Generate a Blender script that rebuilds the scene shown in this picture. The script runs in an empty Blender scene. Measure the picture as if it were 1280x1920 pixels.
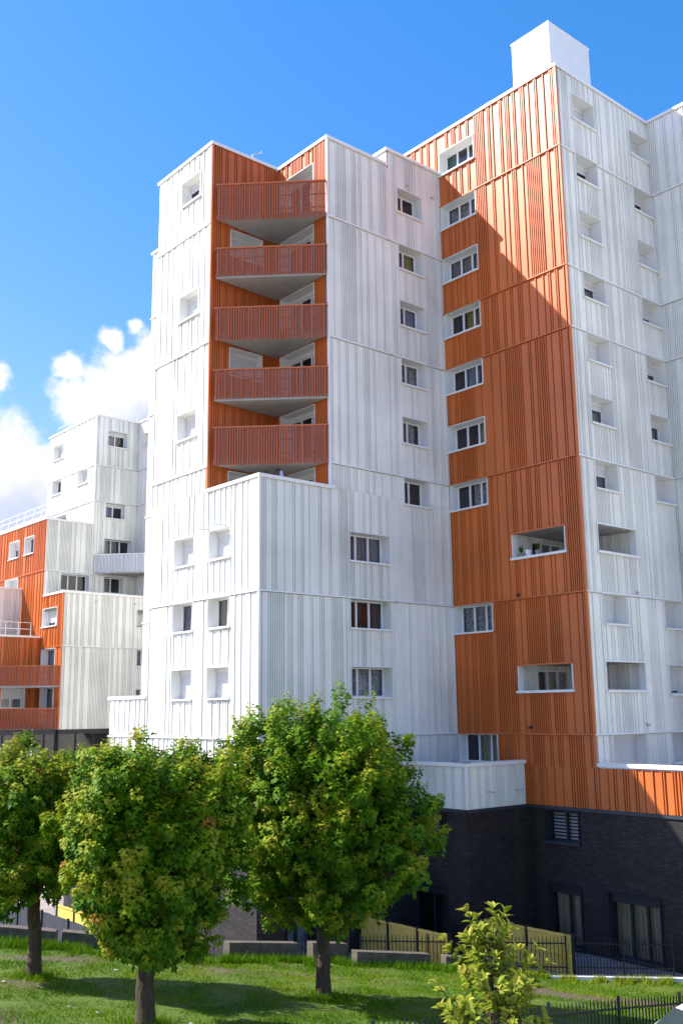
import bpy, math, random
import numpy as np
from mathutils import Vector, Matrix, noise as mnoise

random.seed(7)
rng = np.random.default_rng(7)
scene = bpy.context.scene
COL = scene.collection
ZC = 9.0                       # eye height above the paving at the foot of the building

# ---------------------------------------------------------------- camera
cam = bpy.data.cameras.new("camera")
cam.sensor_fit = 'VERTICAL'; cam.sensor_height = 36.0; cam.lens = 34.92
cam.clip_start = 0.1; cam.clip_end = 5000
camo = bpy.data.objects.new("camera", cam); COL.objects.link(camo)
Rv = (0.7623646868807095, -0.6470493140168908, -0.011281375250785035)
Uv = (-0.11867764776634598, -0.15692238666396488, 0.9804544764976761)
Fv = (0.6361726967718161, 0.7461250228976081, 0.19642237674999954)
camo.matrix_world = Matrix(((Rv[0], Uv[0], -Fv[0], 0), (Rv[1], Uv[1], -Fv[1], 0), (Rv[2], Uv[2], -Fv[2], ZC), (0, 0, 0, 1)))
scene.camera = camo

# ---------------------------------------------------------------- sky and sun
SUN = Vector((-0.737, 0.757, 1.0)).normalized()          # towards the sun
world = bpy.data.worlds.new("World"); scene.world = world; world.use_nodes = True
nt = world.node_tree; N = nt.nodes; LK = nt.links; N.clear()
out = N.new('ShaderNodeOutputWorld'); bg = N.new('ShaderNodeBackground'); bg.inputs[1].default_value = 0.10
LK.new(bg.outputs[0], out.inputs[0])
sky = N.new('ShaderNodeTexSky'); sky.sky_type = 'NISHITA'; sky.sun_disc = False
sky.sun_elevation = math.asin(SUN.z); sky.sun_rotation = math.atan2(SUN.x, SUN.y)
sky.altitude = 0; sky.air_density = 1.0; sky.dust_density = 0.35; sky.ozone_density = 2.5
def nmath(op, a, b=None, clamp=False, c=None):
    m = N.new('ShaderNodeMath'); m.operation = op; m.use_clamp = clamp
    for i, v in enumerate((a, b, c)):
        if v is None: continue
        if isinstance(v, (int, float)): m.inputs[i].default_value = v
        else: LK.new(v, m.inputs[i])
    return m.outputs[0]
def nvec(op, a, b, outi=0):
    m = N.new('ShaderNodeVectorMath'); m.operation = op
    for i, v in enumerate((a, b)):
        if isinstance(v, tuple): m.inputs[i].default_value = v
        else: LK.new(v, m.inputs[i])
    return m.outputs[outi]
tc = N.new('ShaderNodeTexCoord'); DIR = tc.outputs['Generated']
def skynoise(scale, detail, rough, vec):
    n = N.new('ShaderNodeTexNoise'); n.inputs['Scale'].default_value = scale
    n.inputs['Detail'].default_value = detail; n.inputs['Roughness'].default_value = rough
    LK.new(vec, n.inputs['Vector']); return n
warp = skynoise(14, 4, .55, DIR)
wv = nvec('SUBTRACT', warp.outputs['Color'], (.5, .5, .5))
sc_ = N.new('ShaderNodeVectorMath'); sc_.operation = 'SCALE'; LK.new(wv, sc_.inputs[0]); sc_.inputs['Scale'].default_value = .05
WD = nvec('ADD', DIR, sc_.outputs[0])
fine = skynoise(38, 6, .62, DIR)
BLOBS = [((.4400, .847, .3050), .064), ((.4750, .8298, .3250), .060), ((.405, .857, .300), .035),
         ((.3450, .9051, .2280), .066), ((.372, .9022, .215), .060), ((.30, .925, .205), .09), ((.375, .905, .185), .08),
         ((.4226, .8337, .3556), .016), ((.4411, .8187, .3675), .012), ((.3301, .8881, .3094), .020), ((.3874, .8624, .3259), .017)]
for az in range(0, 360, 36):                       # unseen cumulus added round the horizon, enlarged for neutral fill light
    a = math.radians(az + random.uniform(-8, 8)); el = math.radians(random.uniform(12, 24))
    v = Vector((math.cos(a) * math.cos(el), math.sin(a) * math.cos(el), math.sin(el)))
    if v.dot(Vector(Fv)) < .80: BLOBS.append((tuple(v), random.uniform(.20, .34)))
def field(vec, blobs=BLOBS):
    cur = None
    for c, r in blobs:
        d = nvec('DISTANCE', vec, c, 1)
        f = nmath('MULTIPLY_ADD', d, -1.0 / r, c=1.0)
        cur = f if cur is None else nmath('MAXIMUM', cur, f)
    return cur
def smooth(v, lo, hi):
    m = N.new('ShaderNodeMapRange'); m.interpolation_type = 'SMOOTHSTEP'
    LK.new(v, m.inputs[0]); m.inputs[1].default_value = lo; m.inputs[2].default_value = hi
    return m.outputs[0]
fn = nmath('MULTIPLY', nmath('SUBTRACT', fine.outputs[0], .5), 1.25)
dens = nmath('ADD', nmath('MAXIMUM', field(WD), -1.2), fn)
mask = smooth(dens, .0, .60)
up = nvec('ADD', WD, (-.018, .012, .055))
shade = smooth(nmath('ADD', field(up, [BLOBS[i] for i in (0, 1, 3, 5)] + BLOBS[11:]), nmath('MULTIPLY', fn, .45)), -.15, .75)
ccol = N.new('ShaderNodeMix'); ccol.data_type = 'RGBA'
LK.new(shade, ccol.inputs[0]); ccol.inputs[6].default_value = (4.2, 4.15, 4.1, 1); ccol.inputs[7].default_value = (2.3, 2.6, 3.5, 1)
sep = N.new('ShaderNodeSeparateColor'); LK.new(sky.outputs[0], sep.inputs[0])        # deep, clear-air blue
gain = N.new('ShaderNodeCombineColor')
LK.new(nmath('MULTIPLY', nmath('MINIMUM', nmath('POWER', sep.outputs[0], 2.0), 12.0), .30), gain.inputs[0])
LK.new(nmath('MULTIPLY', sep.outputs[1], .74), gain.inputs[1]); LK.new(nmath('MULTIPLY', sep.outputs[2], 1.09), gain.inputs[2])
smix = N.new('ShaderNodeMix'); smix.data_type = 'RGBA'
LK.new(mask, smix.inputs[0]); LK.new(gain.outputs[0], smix.inputs[6]); LK.new(ccol.outputs[2], smix.inputs[7])
LK.new(smix.outputs[2], bg.inputs[0])

sl = bpy.data.lights.new("sun", 'SUN'); sl.energy = 3.4; sl.angle = math.radians(.53); sl.color = (1.0, .95, .87)
so = bpy.data.objects.new("sun", sl); COL.objects.link(so)
so.rotation_euler = SUN.to_track_quat('Z', 'Y').to_euler(); so.location = (0, 0, 60)
scene.view_settings.view_transform = 'Standard'; scene.view_settings.look = 'None'
scene.view_settings.exposure = 1.48; scene.view_settings.gamma = 1.0
scene.view_settings.use_curve_mapping = False

cy = scene.cycles
cy.max_bounces = 6; cy.diffuse_bounces = 3; cy.glossy_bounces = 2; cy.transmission_bounces = 3; cy.transparent_max_bounces = 8

# ---------------------------------------------------------------- materials
def newmat(name):
    m = bpy.data.materials.new(name); m.use_nodes = True
    nn = m.node_tree.nodes; b = nn['Principled BSDF']
    return m, nn, m.node_tree.links, b
def nz(nn, lk, scale, detail=3, rough=.5, vec=None):
    n = nn.new('ShaderNodeTexNoise'); n.inputs['Scale'].default_value = scale
    n.inputs['Detail'].default_value = detail; n.inputs['Roughness'].default_value = rough
    if vec: lk.new(vec, n.inputs['Vector'])
    return n
def ramp(nn, lk, src, stops):
    r = nn.new('ShaderNodeValToRGB'); e = r.color_ramp.elements
    while len(e) < len(stops): e.new(.5)
    for i, (p, c) in enumerate(stops): e[i].position = p; e[i].color = (*c, 1)
    lk.new(src, r.inputs[0]); return r.outputs[0]
def geo(nn): return nn.new('ShaderNodeNewGeometry').outputs['Position']
def vscale(nn, lk, vec, s):
    m = nn.new('ShaderNodeVectorMath'); m.operation = 'MULTIPLY'; lk.new(vec, m.inputs[0]); m.inputs[1].default_value = s
    return m.outputs[0]
def plain(name, c, rough=.5, metal=0., var=.12, scale=3., spec=.5, bump=0., bscale=20., stretch=(1, 1, 1)):
    m, nn, lk, b = newmat(name)
    p = vscale(nn, lk, geo(nn), stretch)
    n = nz(nn, lk, scale, 4, .6, p)
    lo = tuple(max(0, x * (1 - var)) for x in c); hi = tuple(min(1, x * (1 + var)) for x in c)
    lk.new(ramp(nn, lk, n.outputs[0], [(.3, lo), (.7, hi)]), b.inputs['Base Color'])
    b.inputs['Roughness'].default_value = rough; b.inputs['Metallic'].default_value = metal
    b.inputs['Specular IOR Level'].default_value = spec
    if bump:
        n2 = nz(nn, lk, bscale, 4, .6, p); bp = nn.new('ShaderNodeBump'); bp.inputs['Strength'].default_value = bump
        bp.inputs['Distance'].default_value = .05; lk.new(n2.outputs[0], bp.inputs['Height']); lk.new(bp.outputs[0], b.inputs['Normal'])
    return m
def sheet_metal(name, c, rough, spec, coat=0.):
    """lacquered sheet: faint rain streaks, slight oil canning"""
    m, nn, lk, b = newmat(name)
    g = geo(nn)
    st = nz(nn, lk, 1.0, 5, .6, vscale(nn, lk, g, (3.2, 3.2, .22)))
    big = nz(nn, lk, .35, 3, .5, g)
    ad = nn.new('ShaderNodeMath'); ad.operation = 'MULTIPLY_ADD'; lk.new(st.outputs[0], ad.inputs[0]); ad.inputs[1].default_value = .6; lk.new(big.outputs[0], ad.inputs[2])
    lo = tuple(x * .82 for x in c); hi = tuple(min(1, x * 1.05) for x in c)
    oi = nn.new('ShaderNodeObjectInfo'); tn = nn.new('ShaderNodeMapRange'); lk.new(oi.outputs['Random'], tn.inputs[0]); tn.inputs[3].default_value = .945; tn.inputs[4].default_value = 1.03     # sheets differ a little
    tm = nn.new('ShaderNodeVectorMath'); tm.operation = 'SCALE'; lk.new(ramp(nn, lk, ad.outputs[0], [(.52, lo), (.95, hi)]), tm.inputs[0]); lk.new(tn.outputs[0], tm.inputs['Scale'])
    lk.new(tm.outputs[0], b.inputs['Base Color'])
    b.inputs['Roughness'].default_value = rough; b.inputs['Specular IOR Level'].default_value = spec
    b.inputs['Coat Weight'].default_value = coat; b.inputs['Coat Roughness'].default_value = .35
    oc = nz(nn, lk, 1.1, 2, .4, vscale(nn, lk, g, (1, 1, .5))); bp = nn.new('ShaderNodeBump'); bp.inputs['Strength'].default_value = .25; bp.inputs['Distance'].default_value = .012
    lk.new(oc.outputs[0], bp.inputs['Height']); lk.new(bp.outputs[0], b.inputs['Normal'])
    return m
M = {}
M['white'] = sheet_metal('white_lacquered_sheet', (.845, .835, .755), .48, .4)
M['orange'] = sheet_metal('orange_lacquered_sheet', (.60, .152, .030), .43, .45, .12)
M['trimw'] = plain('white_trim', (.83, .825, .79), .4, var=.04, scale=1)
M['railo'] = plain('brown_orange_railing', (.54, .145, .045), .45, var=.06)
M['trimo'] = plain('orange_trim', (.57, .145, .03), .4, var=.05)
M['reveal'] = plain('white_reveal', (.82, .82, .77), .5, var=.04, scale=1)
M['pvc'] = plain('white_window_frame', (.82, .82, .84), .3, var=.03)
M['shutter'] = plain('white_roller_shutter', (.68, .68, .66), .45, var=.05)
M['soffit'] = plain('pale_soffit', (.40, .385, .365), .7, var=.10, scale=1.2)
M['roof'] = plain('roof_gravel', (.30, .29, .28), .9, var=.2)
M['dark_trim'] = plain('anthracite_trim', (.035, .042, .055), .45, var=.1)
M['anthr'] = plain('anthracite_frame', (.016, .018, .026), .5, var=.15)
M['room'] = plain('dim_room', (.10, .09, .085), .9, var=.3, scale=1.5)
M['wood'] = plain('pale_pine', (1.0, .63, .15), .8, spec=.1, var=.28, scale=4, stretch=(6, 6, .6))
M['steel'] = plain('black_steel', (.012, .014, .02), .45, var=.2)
M['concrete'] = plain('weathered_concrete', (.12, .10, .075), .9, var=.35, scale=5, bump=.5, bscale=30)
M['kerb'] = plain('pale_kerb', (.66, .66, .66), .8, var=.1)
M['grey_pipe'] = plain('grey_pipe', (.55, .56, .58), .4, var=.1)
M['pot_white'] = plain('white_plastic', (.75, .75, .76), .4, var=.05)
M['pot_grey'] = plain('grey_terracotta', (.28, .25, .23), .8, var=.15)
M['umb'] = plain('umbrella_cloth', (.50, .53, .72), .8, var=.15, scale=8)
M['bark'] = plain('grey_brown_bark', (.085, .060, .032), .95, var=.55, scale=7, bump=1.0, bscale=14, stretch=(2.5, 2.5, .5))
M['twig'] = plain('brown_twig', (.07, .05, .03), .9, var=.3)
M['paper'] = plain('white_litter', (.34, .34, .34), .7, var=.1)

def brickmat():
    m, nn, lk, b = newmat('dark_brick')
    g = geo(nn); sp = nn.new('ShaderNodeSeparateXYZ'); lk.new(g, sp.inputs[0])
    ad = nn.new('ShaderNodeMath'); lk.new(sp.outputs[0], ad.inputs[0]); lk.new(sp.outputs[1], ad.inputs[1])
    cb = nn.new('ShaderNodeCombineXYZ'); lk.new(ad.outputs[0], cb.inputs[0]); lk.new(sp.outputs[2], cb.inputs[1])
    br = nn.new('ShaderNodeTexBrick'); lk.new(cb.outputs[0], br.inputs['Vector'])
    br.inputs['Scale'].default_value = 1; br.inputs['Brick Width'].default_value = .26; br.inputs['Row Height'].default_value = .072
    br.inputs['Mortar Size'].default_value = .009; br.inputs['Mortar Smooth'].default_value = .2
    br.inputs['Color1'].default_value = (.024, .0205, .019, 1); br.inputs['Color2'].default_value = (.056, .048, .043, 1); br.inputs['Mortar'].default_value = (.011, .010, .012, 1)
    br.inputs['Bias'].default_value = -.3
    n = nz(nn, lk, .8, 5, .65, g); mx = nn.new('ShaderNodeMix'); mx.data_type = 'RGBA'; mx.blend_type = 'MULTIPLY'; mx.inputs[0].default_value = .8
    lk.new(br.outputs[0], mx.inputs[6]); lk.new(ramp(nn, lk, n.outputs[0], [(.3, (.6, .6, .6)), (.72, (1.35, 1.3, 1.3))]), mx.inputs[7])
    # mineral bloom: scattered pale scuffs
    n3 = nz(nn, lk, 2.4, 6, .75, g); mx2 = nn.new('ShaderNodeMix'); mx2.data_type = 'RGBA'
    lk.new(ramp(nn, lk, n3.outputs[0], [(.66, (0, 0, 0)), (.80, (.5, .5, .5))]), mx2.inputs[0]); lk.new(mx.outputs[2], mx2.inputs[6]); mx2.inputs[7].default_value = (.16, .15, .16, 1)
    q = nn.new('ShaderNodeMath'); q.operation = 'SUBTRACT'; lk.new(ad.outputs[0], q.inputs[0]); q.inputs[1].default_value = 58.75
    ab = nn.new('ShaderNodeMath'); ab.operation = 'ABSOLUTE'; lk.new(q.outputs[0], ab.inputs[0])
    mr = nn.new('ShaderNodeMapRange'); mr.interpolation_type = 'SMOOTHSTEP'; lk.new(ab.outputs[0], mr.inputs[0]); mr.inputs[1].default_value = .05; mr.inputs[2].default_value = .42; mr.inputs[3].default_value = .6; mr.inputs[4].default_value = 0
    mo = nn.new('ShaderNodeMath'); mo.operation = 'MULTIPLY'; lk.new(mr.outputs[0], mo.inputs[0]); lk.new(n.outputs[0], mo.inputs[1])
    mx3 = nn.new('ShaderNodeMix'); mx3.data_type = 'RGBA'; lk.new(mo.outputs[0], mx3.inputs[0]); lk.new(mx2.outputs[2], mx3.inputs[6]); mx3.inputs[7].default_value = (.06, .055, .018, 1); mx2 = mx3   # mossy run-off below the spout
    lk.new(mx2.outputs[2], b.inputs['Base Color']); b.inputs['Roughness'].default_value = .6; b.inputs['Specular IOR Level'].default_value = .4
    inv = nn.new('ShaderNodeMath'); inv.operation = 'SUBTRACT'; inv.inputs[0].default_value = 1; lk.new(br.outputs['Fac'], inv.inputs[1])
    bp = nn.new('ShaderNodeBump'); bp.inputs['Strength'].default_value = .8; bp.inputs['Distance'].default_value = .012
    lk.new(inv.outputs[0], bp.inputs['Height']); lk.new(bp.outputs[0], b.inputs['Normal'])
    return m
M['brick'] = brickmat()

def glassmat():
    m, nn, lk, b = newmat('window_glass'); nn.remove(b)
    o = nn['Material Output']; mix = nn.new('ShaderNodeMixShader'); tr = nn.new('ShaderNodeBsdfTransparent'); gl = nn.new('ShaderNodeBsdfGlossy')
    tr.inputs[0].default_value = (.82, .85, .86, 1); gl.inputs['Roughness'].default_value = .01; gl.inputs[0].default_value = (.95, .97, 1, 1)
    fr = nn.new('ShaderNodeFresnel'); fr.inputs[0].default_value = 1.65
    lk.new(fr.outputs[0], mix.inputs[0]); lk.new(tr.outputs[0], mix.inputs[1]); lk.new(gl.outputs[0], mix.inputs[2]); lk.new(mix.outputs[0], o.inputs[0])
    return m
M['glass'] = glassmat()

def perforated(name, c, opac):
    """micro perforated sheet: holes far finer than a pixel let part of the light through"""
    m, nn, lk, b = newmat(name); o = nn['Material Output']
    b.inputs['Base Color'].default_value = (*c, 1); b.inputs['Roughness'].default_value = .45
    mix = nn.new('ShaderNodeMixShader'); tr = nn.new('ShaderNodeBsdfTransparent'); mix.inputs[0].default_value = opac
    lk.new(tr.outputs[0], mix.inputs[1]); lk.new(b.outputs[0], mix.inputs[2]); lk.new(mix.outputs[0], o.inputs[0])
    return m
M['perf_o'] = perforated('orange_perforated_sheet', (.42, .115, .05), .52)
M['perf_w'] = perforated('white_perforated_sheet', (.72, .72, .76), .62)

def curtain(name, c, lace=.0):
    m, nn, lk, b = newmat(name); o = nn['Material Output']
    g = geo(nn); n = nz(nn, lk, 1, 3, .5, vscale(nn, lk, g, (14, 14, .8)))
    col = ramp(nn, lk, n.outputs[0], [(.35, tuple(x * .6 for x in c)), (.65, c)])
    lk.new(col, b.inputs['Base Color']); b.inputs['Roughness'].default_value = .9
    if lace:
        n2 = nz(nn, lk, 9, 6, .7, g); mix = nn.new('ShaderNodeMixShader'); tr = nn.new('ShaderNodeBsdfTransparent')
        lk.new(ramp(nn, lk, n2.outputs[0], [(.4, (.35,) * 3), (.6, (.9,) * 3)]), mix.inputs[0])
        lk.new(tr.outputs[0], mix.inputs[1]); lk.new(b.outputs[0], mix.inputs[2]); lk.new(mix.outputs[0], o.inputs[0])
    return m
M['c_lace'] = curtain('lace_curtain', (.80, .80, .80), .7)
M['c_grey'] = curtain('grey_curtain', (.42, .40, .42))
M['c_yellow'] = curtain('yellow_curtain', (.50, .44, .08))
M['c_green'] = curtain('green_curtain', (.08, .36, .30))
M['c_brown'] = curtain('brown_curtain', (.12, .055, .035))
M['c_cream'] = curtain('cream_curtain', (.70, .64, .42))
M['c_blue'] = curtain('blue_grey_curtain', (.36, .42, .55))
M['blind'] = plain('white_blind', (.7, .72, .76), .6, var=.05)

def leafmat(name, stops, trans=.35):
    m, nn, lk, b = newmat(name); o = nn['Material Output']
    at = nn.new('ShaderNodeAttribute'); at.attribute_name = 'tint'
    col = ramp(nn, lk, at.outputs['Fac'], stops)
    lk.new(col, b.inputs['Base Color']); b.inputs['Roughness'].default_value = .5; b.inputs['Specular IOR Level'].default_value = .10
    mix = nn.new('ShaderNodeMixShader'); mix.inputs[0].default_value = trans
    t = nn.new('ShaderNodeBsdfTranslucent'); lk.new(col, t.inputs[0])
    lk.new(b.outputs[0], mix.inputs[1]); lk.new(t.outputs[0], mix.inputs[2]); lk.new(mix.outputs[0], o.inputs[0])
    return m
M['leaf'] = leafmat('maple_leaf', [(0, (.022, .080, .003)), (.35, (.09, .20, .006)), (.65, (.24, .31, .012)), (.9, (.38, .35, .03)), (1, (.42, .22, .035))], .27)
M['grass'] = leafmat('grass_blade', [(0, (.055, .16, .003)), (.45, (.12, .24, .004)), (.8, (.25, .31, .01)), (1, (.36, .32, .07))], .22)
M['shrubleaf'] = leafmat('glossy_shrub_leaf', [(0, (.12, .20, .02)), (.6, (.31, .36, .035)), (.88, (.46, .42, .06)), (1, (.50, .26, .13))], .35)

def lawnmat():
    m, nn, lk, b = newmat('lawn_soil_and_turf'); g = geo(nn)
    n = nz(nn, lk, .55, 6, .65, g); n2 = nz(nn, lk, 9, 5, .7, g)
    soil = ramp(nn, lk, n2.outputs[0], [(.3, (.055, .04, .024)), (.7, (.16, .125, .08))])
    turf = ramp(nn, lk, n2.outputs[0], [(.3, (.05, .10, .006)), (.7, (.13, .18, .012))])
    mx = nn.new('ShaderNodeMix'); mx.data_type = 'RGBA'
    at = nn.new('ShaderNodeAttribute'); at.attribute_name = 'bare'
    ad = nn.new('ShaderNodeMath'); ad.operation = 'MULTIPLY_ADD'; lk.new(n2.outputs[0], ad.inputs[0]); ad.inputs[1].default_value = .5; lk.new(at.outputs['Fac'], ad.inputs[2])
    lk.new(ramp(nn, lk, ad.outputs[0], [(.55, (0, 0, 0)), (.8, (1, 1, 1))]), mx.inputs[0]); lk.new(turf, mx.inputs[6]); lk.new(soil, mx.inputs[7])
    lk.new(mx.outputs[2], b.inputs['Base Color']); b.inputs['Roughness'].default_value = .95
    bp = nn.new('ShaderNodeBump'); bp.inputs['Strength'].default_value = .8; bp.inputs['Distance'].default_value = .06; lk.new(n2.outputs[0], bp.inputs['Height']); lk.new(bp.outputs[0], b.inputs['Normal'])
    return m
M['lawn'] = lawnmat()
def pavemat():
    m, nn, lk, b = newmat('brown_paving'); g = geo(nn)
    br = nn.new('ShaderNodeTexBrick'); lk.new(g, br.inputs['Vector']); br.inputs['Scale'].default_value = 1
    br.inputs['Brick Width'].default_value = .6; br.inputs['Row Height'].default_value = .4; br.inputs['Mortar Size'].default_value = .012
    br.inputs['Color1'].default_value = (.30, .25, .23, 1); br.inputs['Color2'].default_value = (.36, .30, .27, 1); br.inputs['Mortar'].default_value = (.15, .12, .11, 1)
    n = nz(nn, lk, 2, 5, .6, g); mx = nn.new('ShaderNodeMix'); mx.data_type = 'RGBA'; mx.blend_type = 'MULTIPLY'; mx.inputs[0].default_value = .7
    lk.new(br.outputs[0], mx.inputs[6]); lk.new(ramp(nn, lk, n.outputs[0], [(.3, (.7, .7, .7)), (.7, (1.1, 1.1, 1.1))]), mx.inputs[7])
    lk.new(mx.outputs[2], b.inputs['Base Color']); b.inputs['Roughness'].default_value = .85
    return m
M['paving'] = pavemat()
M['bounce_sheet'] = plain('pale_bounce_paving', (.48, .43, .355), .85, var=.12, scale=1.5, bump=.2, bscale=30)  # pale warm tone for the unseen surface that bounces fill light
M['asphalt'] = plain('light_worn_concrete', (.33, .30, .26), .9, var=.3, scale=2, bump=.3, bscale=60)

# ---------------------------------------------------------------- helpers
def tag(o, label=None, cat=None, group=None, kind=None):
    if label: o['label'] = label
    if cat: o['category'] = cat
    if group: o['group'] = group
    if kind: o['kind'] = kind
    return o
def empty(name, loc=(0, 0, 0)):
    o = bpy.data.objects.new(name, None); COL.objects.link(o); o.location = loc; o.empty_display_size = .3
    return o
class Face:
    """a vertical wall plane: s runs along it, n is the outward distance, z is height relative to the eye"""
    def __init__(self, o, S, Nn): self.o = o; self.S = S; self.N = Nn; self.flip = (S[0] * Nn[1] - S[1] * Nn[0]) < 0
    def p(self, s, n, z): return (self.o[0] + s * self.S[0] + n * self.N[0], self.o[1] + s * self.S[1] + n * self.N[1], z + ZC)
def FX(c): return Face((c, 0), (0, 1), (-1, 0))
def FY(c): return Face((0, c), (1, 0), (0, -1))
WF = Face((0, 0), (1, 0), (0, 1))                 # plain world x, y, z
class MB:
    def __init__(self, face=WF): self.v = []; self.f = []; self.F = face
    def quad(self, pts):
        i = len(self.v); self.v += [self.F.p(*q) for q in pts]
        r = list(range(i, i + len(pts))); self.f.append(r[::-1] if self.F.flip else r)
    def box(self, s0, s1, n0, n1, z0, z1):
        i = len(self.v)
        for z in (z0, z1):
            for s, n in ((s0, n0), (s1, n0), (s1, n1), (s0, n1)): self.v.append(self.F.p(s, n, z))
        for q in ((3, 2, 1, 0), (4, 5, 6, 7), (0, 1, 5, 4), (1, 2, 6, 5), (2, 3, 7, 6), (3, 0, 4, 7)):
            q = [i + k for k in q]; self.f.append(q[::-1] if self.F.flip else q)
    def prism(self, poly, z0, z1):
        i = len(self.v); n = len(poly)
        for z in (z0, z1): self.v += [self.F.p(a, b, z) for a, b in poly]
        fs = [list(range(i, i + n))[::-1], list(range(i + n, i + 2 * n))] + [[i + k, i + (k + 1) % n, i + n + (k + 1) % n, i + n + k] for k in range(n)]
        self.f += [q[::-1] for q in fs] if self.F.flip else fs
    def tube(self, pts, radii, sides=8, cap=True):
        """pts are world points"""
        base = len(self.v); pts = [Vector(p) for p in pts]
        for k, p in enumerate(pts):
            d = (pts[min(k + 1, len(pts) - 1)] - pts[max(k - 1, 0)]).normalized()
            a = d.orthogonal().normalized(); 
            if abs(d.z) > .5: a = (Vector((1, 0, 0)) - d * d.x).normalized()
            else: a = d.cross(Vector((0, 0, 1))).normalized()
            b = d.cross(a)
            for j in range(sides):
                t = 2 * math.pi * j / sides; q = p + (a * math.cos(t) + b * math.sin(t)) * radii[k]; self.v.append(tuple(q))
        for k in range(len(pts) - 1):
            for j in range(sides):
                self.f.append([base + k * sides + j, base + k * sides + (j + 1) % sides, base + (k + 1) * sides + (j + 1) % sides, base + (k + 1) * sides + j])
        if cap:
            self.f.append([base + j for j in range(sides)][::-1]); e = base + (len(pts) - 1) * sides; self.f.append([e + j for j in range(sides)])
    def build(self, name, mat, parent=None, smooth=False):
        me = bpy.data.meshes.new(name); me.from_pydata(self.v, [], self.f)
        me.materials.append(M[mat] if isinstance(mat, str) else mat)
        if smooth: me.polygons.foreach_set('use_smooth', [True] * len(me.polygons))
        o = bpy.data.objects.new(name, me); COL.objects.link(o)
        if parent is not None: put(o, parent)
        return o
def put(o, parent):
    o.parent = parent
    o.matrix_parent_inverse = Matrix.Translation(-parent.location)     # parts are modelled in world space
def share(src, name, parent, loc):
    o = bpy.data.objects.new(name, src.data); COL.objects.link(o); o.location = loc; put(o, parent); return o

H = 2.75625
def LV(k): return 4.51875 + H * k                # storey lines

# ---------------------------------------------------------------- cladding
def pattern(s0, s1, rnd, dense=1.0):
    out = []; s = s0 + rnd.uniform(.03, .12)
    while s < s1:
        r = rnd.random()
        if r < .20 * dense:
            for _ in range(rnd.randint(4, 9)): out.append(s); s += .105
            s += rnd.uniform(.0, .16)
        elif r < .55:
            out += [s, s + .10]; s += rnd.uniform(.34, .56)
        elif r < .75:
            out += [s, s + .10, s + .20]; s += rnd.uniform(.42, .62)
        else:
            out.append(s); s += rnd.choice((.20, .28, .40, .50))
    return out
def clad(F, s0, s1, z0, z1, joints, opens, mat, trim, parent, seed, dense=1.0, flash=True):
    rnd = random.Random(seed); GAP, RIB = (.020, .05) if mat == 'orange' else (.009, .048)
    zs = [z0] + sorted(j for j in joints if z0 + .05 < j < z1 - .05) + [z1]
    for a, b in zip(zs[:-1], zs[1:]):
        ops = [o for o in opens if o[3] > a + .01 and o[2] < b - .01 and o[1] > s0 and o[0] < s1]
        cuts = sorted({s0, s1, *[min(max(v, s0), s1) for o in ops for v in o[:2]]})
        pat = pattern(s0, s1, rnd, dense)
        for c, d in zip(cuts[:-1], cuts[1:]):
            if d - c < .02: continue
            m = (c + d) / 2
            holes = sorted((max(o[2], a), min(o[3], b)) for o in ops if o[0] < m < o[1])
            cur = a; segs = []
            for h0, h1 in holes:
                if h0 - cur > .02: segs.append((cur, h0))
                cur = max(cur, h1)
            if b - cur > .02: segs.append((cur, b))
            pp = pat if not holes else pattern(c, d, rnd, dense)
            for za, zb in segs:
                zq = zb - .05 if any(abs(zb - j) < .01 for j in zs[1:-1]) else zb     # open shadow gap under each flashing
                mb = MB(F); mb.box(c + .001, d - .001, -.085, -.068, za + .001, zb - .001)
                ss = [s for s in pp if c + .07 < s < d - .04]; lo = c + .001
                for s in ss + [None]:                      # sheets between the ribs, an added slot beside each rib for a dark shade line
                    hi = d - .001 if s is None else s - .027 - GAP
                    if hi - lo > .004: mb.box(lo, hi, -.0675, 0, za + .001, zq - .001)
                    if s is not None: lo = s - .027
                for s in ss:
                    if True:
                        i = len(mb.v)
                        for z in (za + .004, zq - .004):
                            for ds, n in ((-.027, 0), (-.02, RIB), (.02, RIB), (.027, 0)): mb.v.append(F.p(s + ds, n, z))
                        fs = [[i + k, i + 4 + k, i + 5 + k, i + k + 1] for k in range(3)] + [[i, i + 1, i + 2, i + 3], [i + 7, i + 6, i + 5, i + 4]]
                        mb.f += [f[::-1] for f in fs] if F.flip else fs
                mb.build('cladding_panel', mat, parent)
    if flash:
        for j in zs[1:-1]:
            # flashing ledge, interrupted where an opening cuts the line
            cut = sorted([(max(o[0], s0), min(o[1], s1)) for o in opens if o[2] < j - .05 and o[3] > j + .05 and o[1] > s0 and o[0] < s1])
            cur = s0
            for c, d in cut + [(s1, s1)]:
                if c - cur > .05:
                    mb = MB(F); mb.prism_sz = None; mb.box(cur - .02, c + .02, -.02, .085, j - .028, j + .028); mb.build('joint_flashing', trim, parent)
                cur = max(cur, d)
def coping(F, s0, s1, z, mat, parent, e0=.085, e1=.085, back=-.35, h=.08):
    mb = MB(F); mb.box(s0 - e0, s1 + e1, back, .095, z - .012, z + h); mb.box(s0 - e0 + .01, s1 + e1 - .01, .06, .088, z - .06, z - .012); mb.build('coping', mat, parent)
def corner(x, y, z0, z1, mat, parent, dx=1, dy=1):
    mb = MB(); mb.box(x - .06 * dx, x + .03 * dx, y - .06 * dy, y + .03 * dy, z0 + .003, z1 - .015) if dx > 0 and dy > 0 else mb.box(min(x - .06 * dx, x + .03 * dx), max(x - .06 * dx, x + .03 * dx), min(y - .06 * dy, y + .03 * dy), max(y - .06 * dy, y + .03 * dy), z0 + .003, z1 - .015)
    mb.build('corner_trim', mat, parent)

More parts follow.
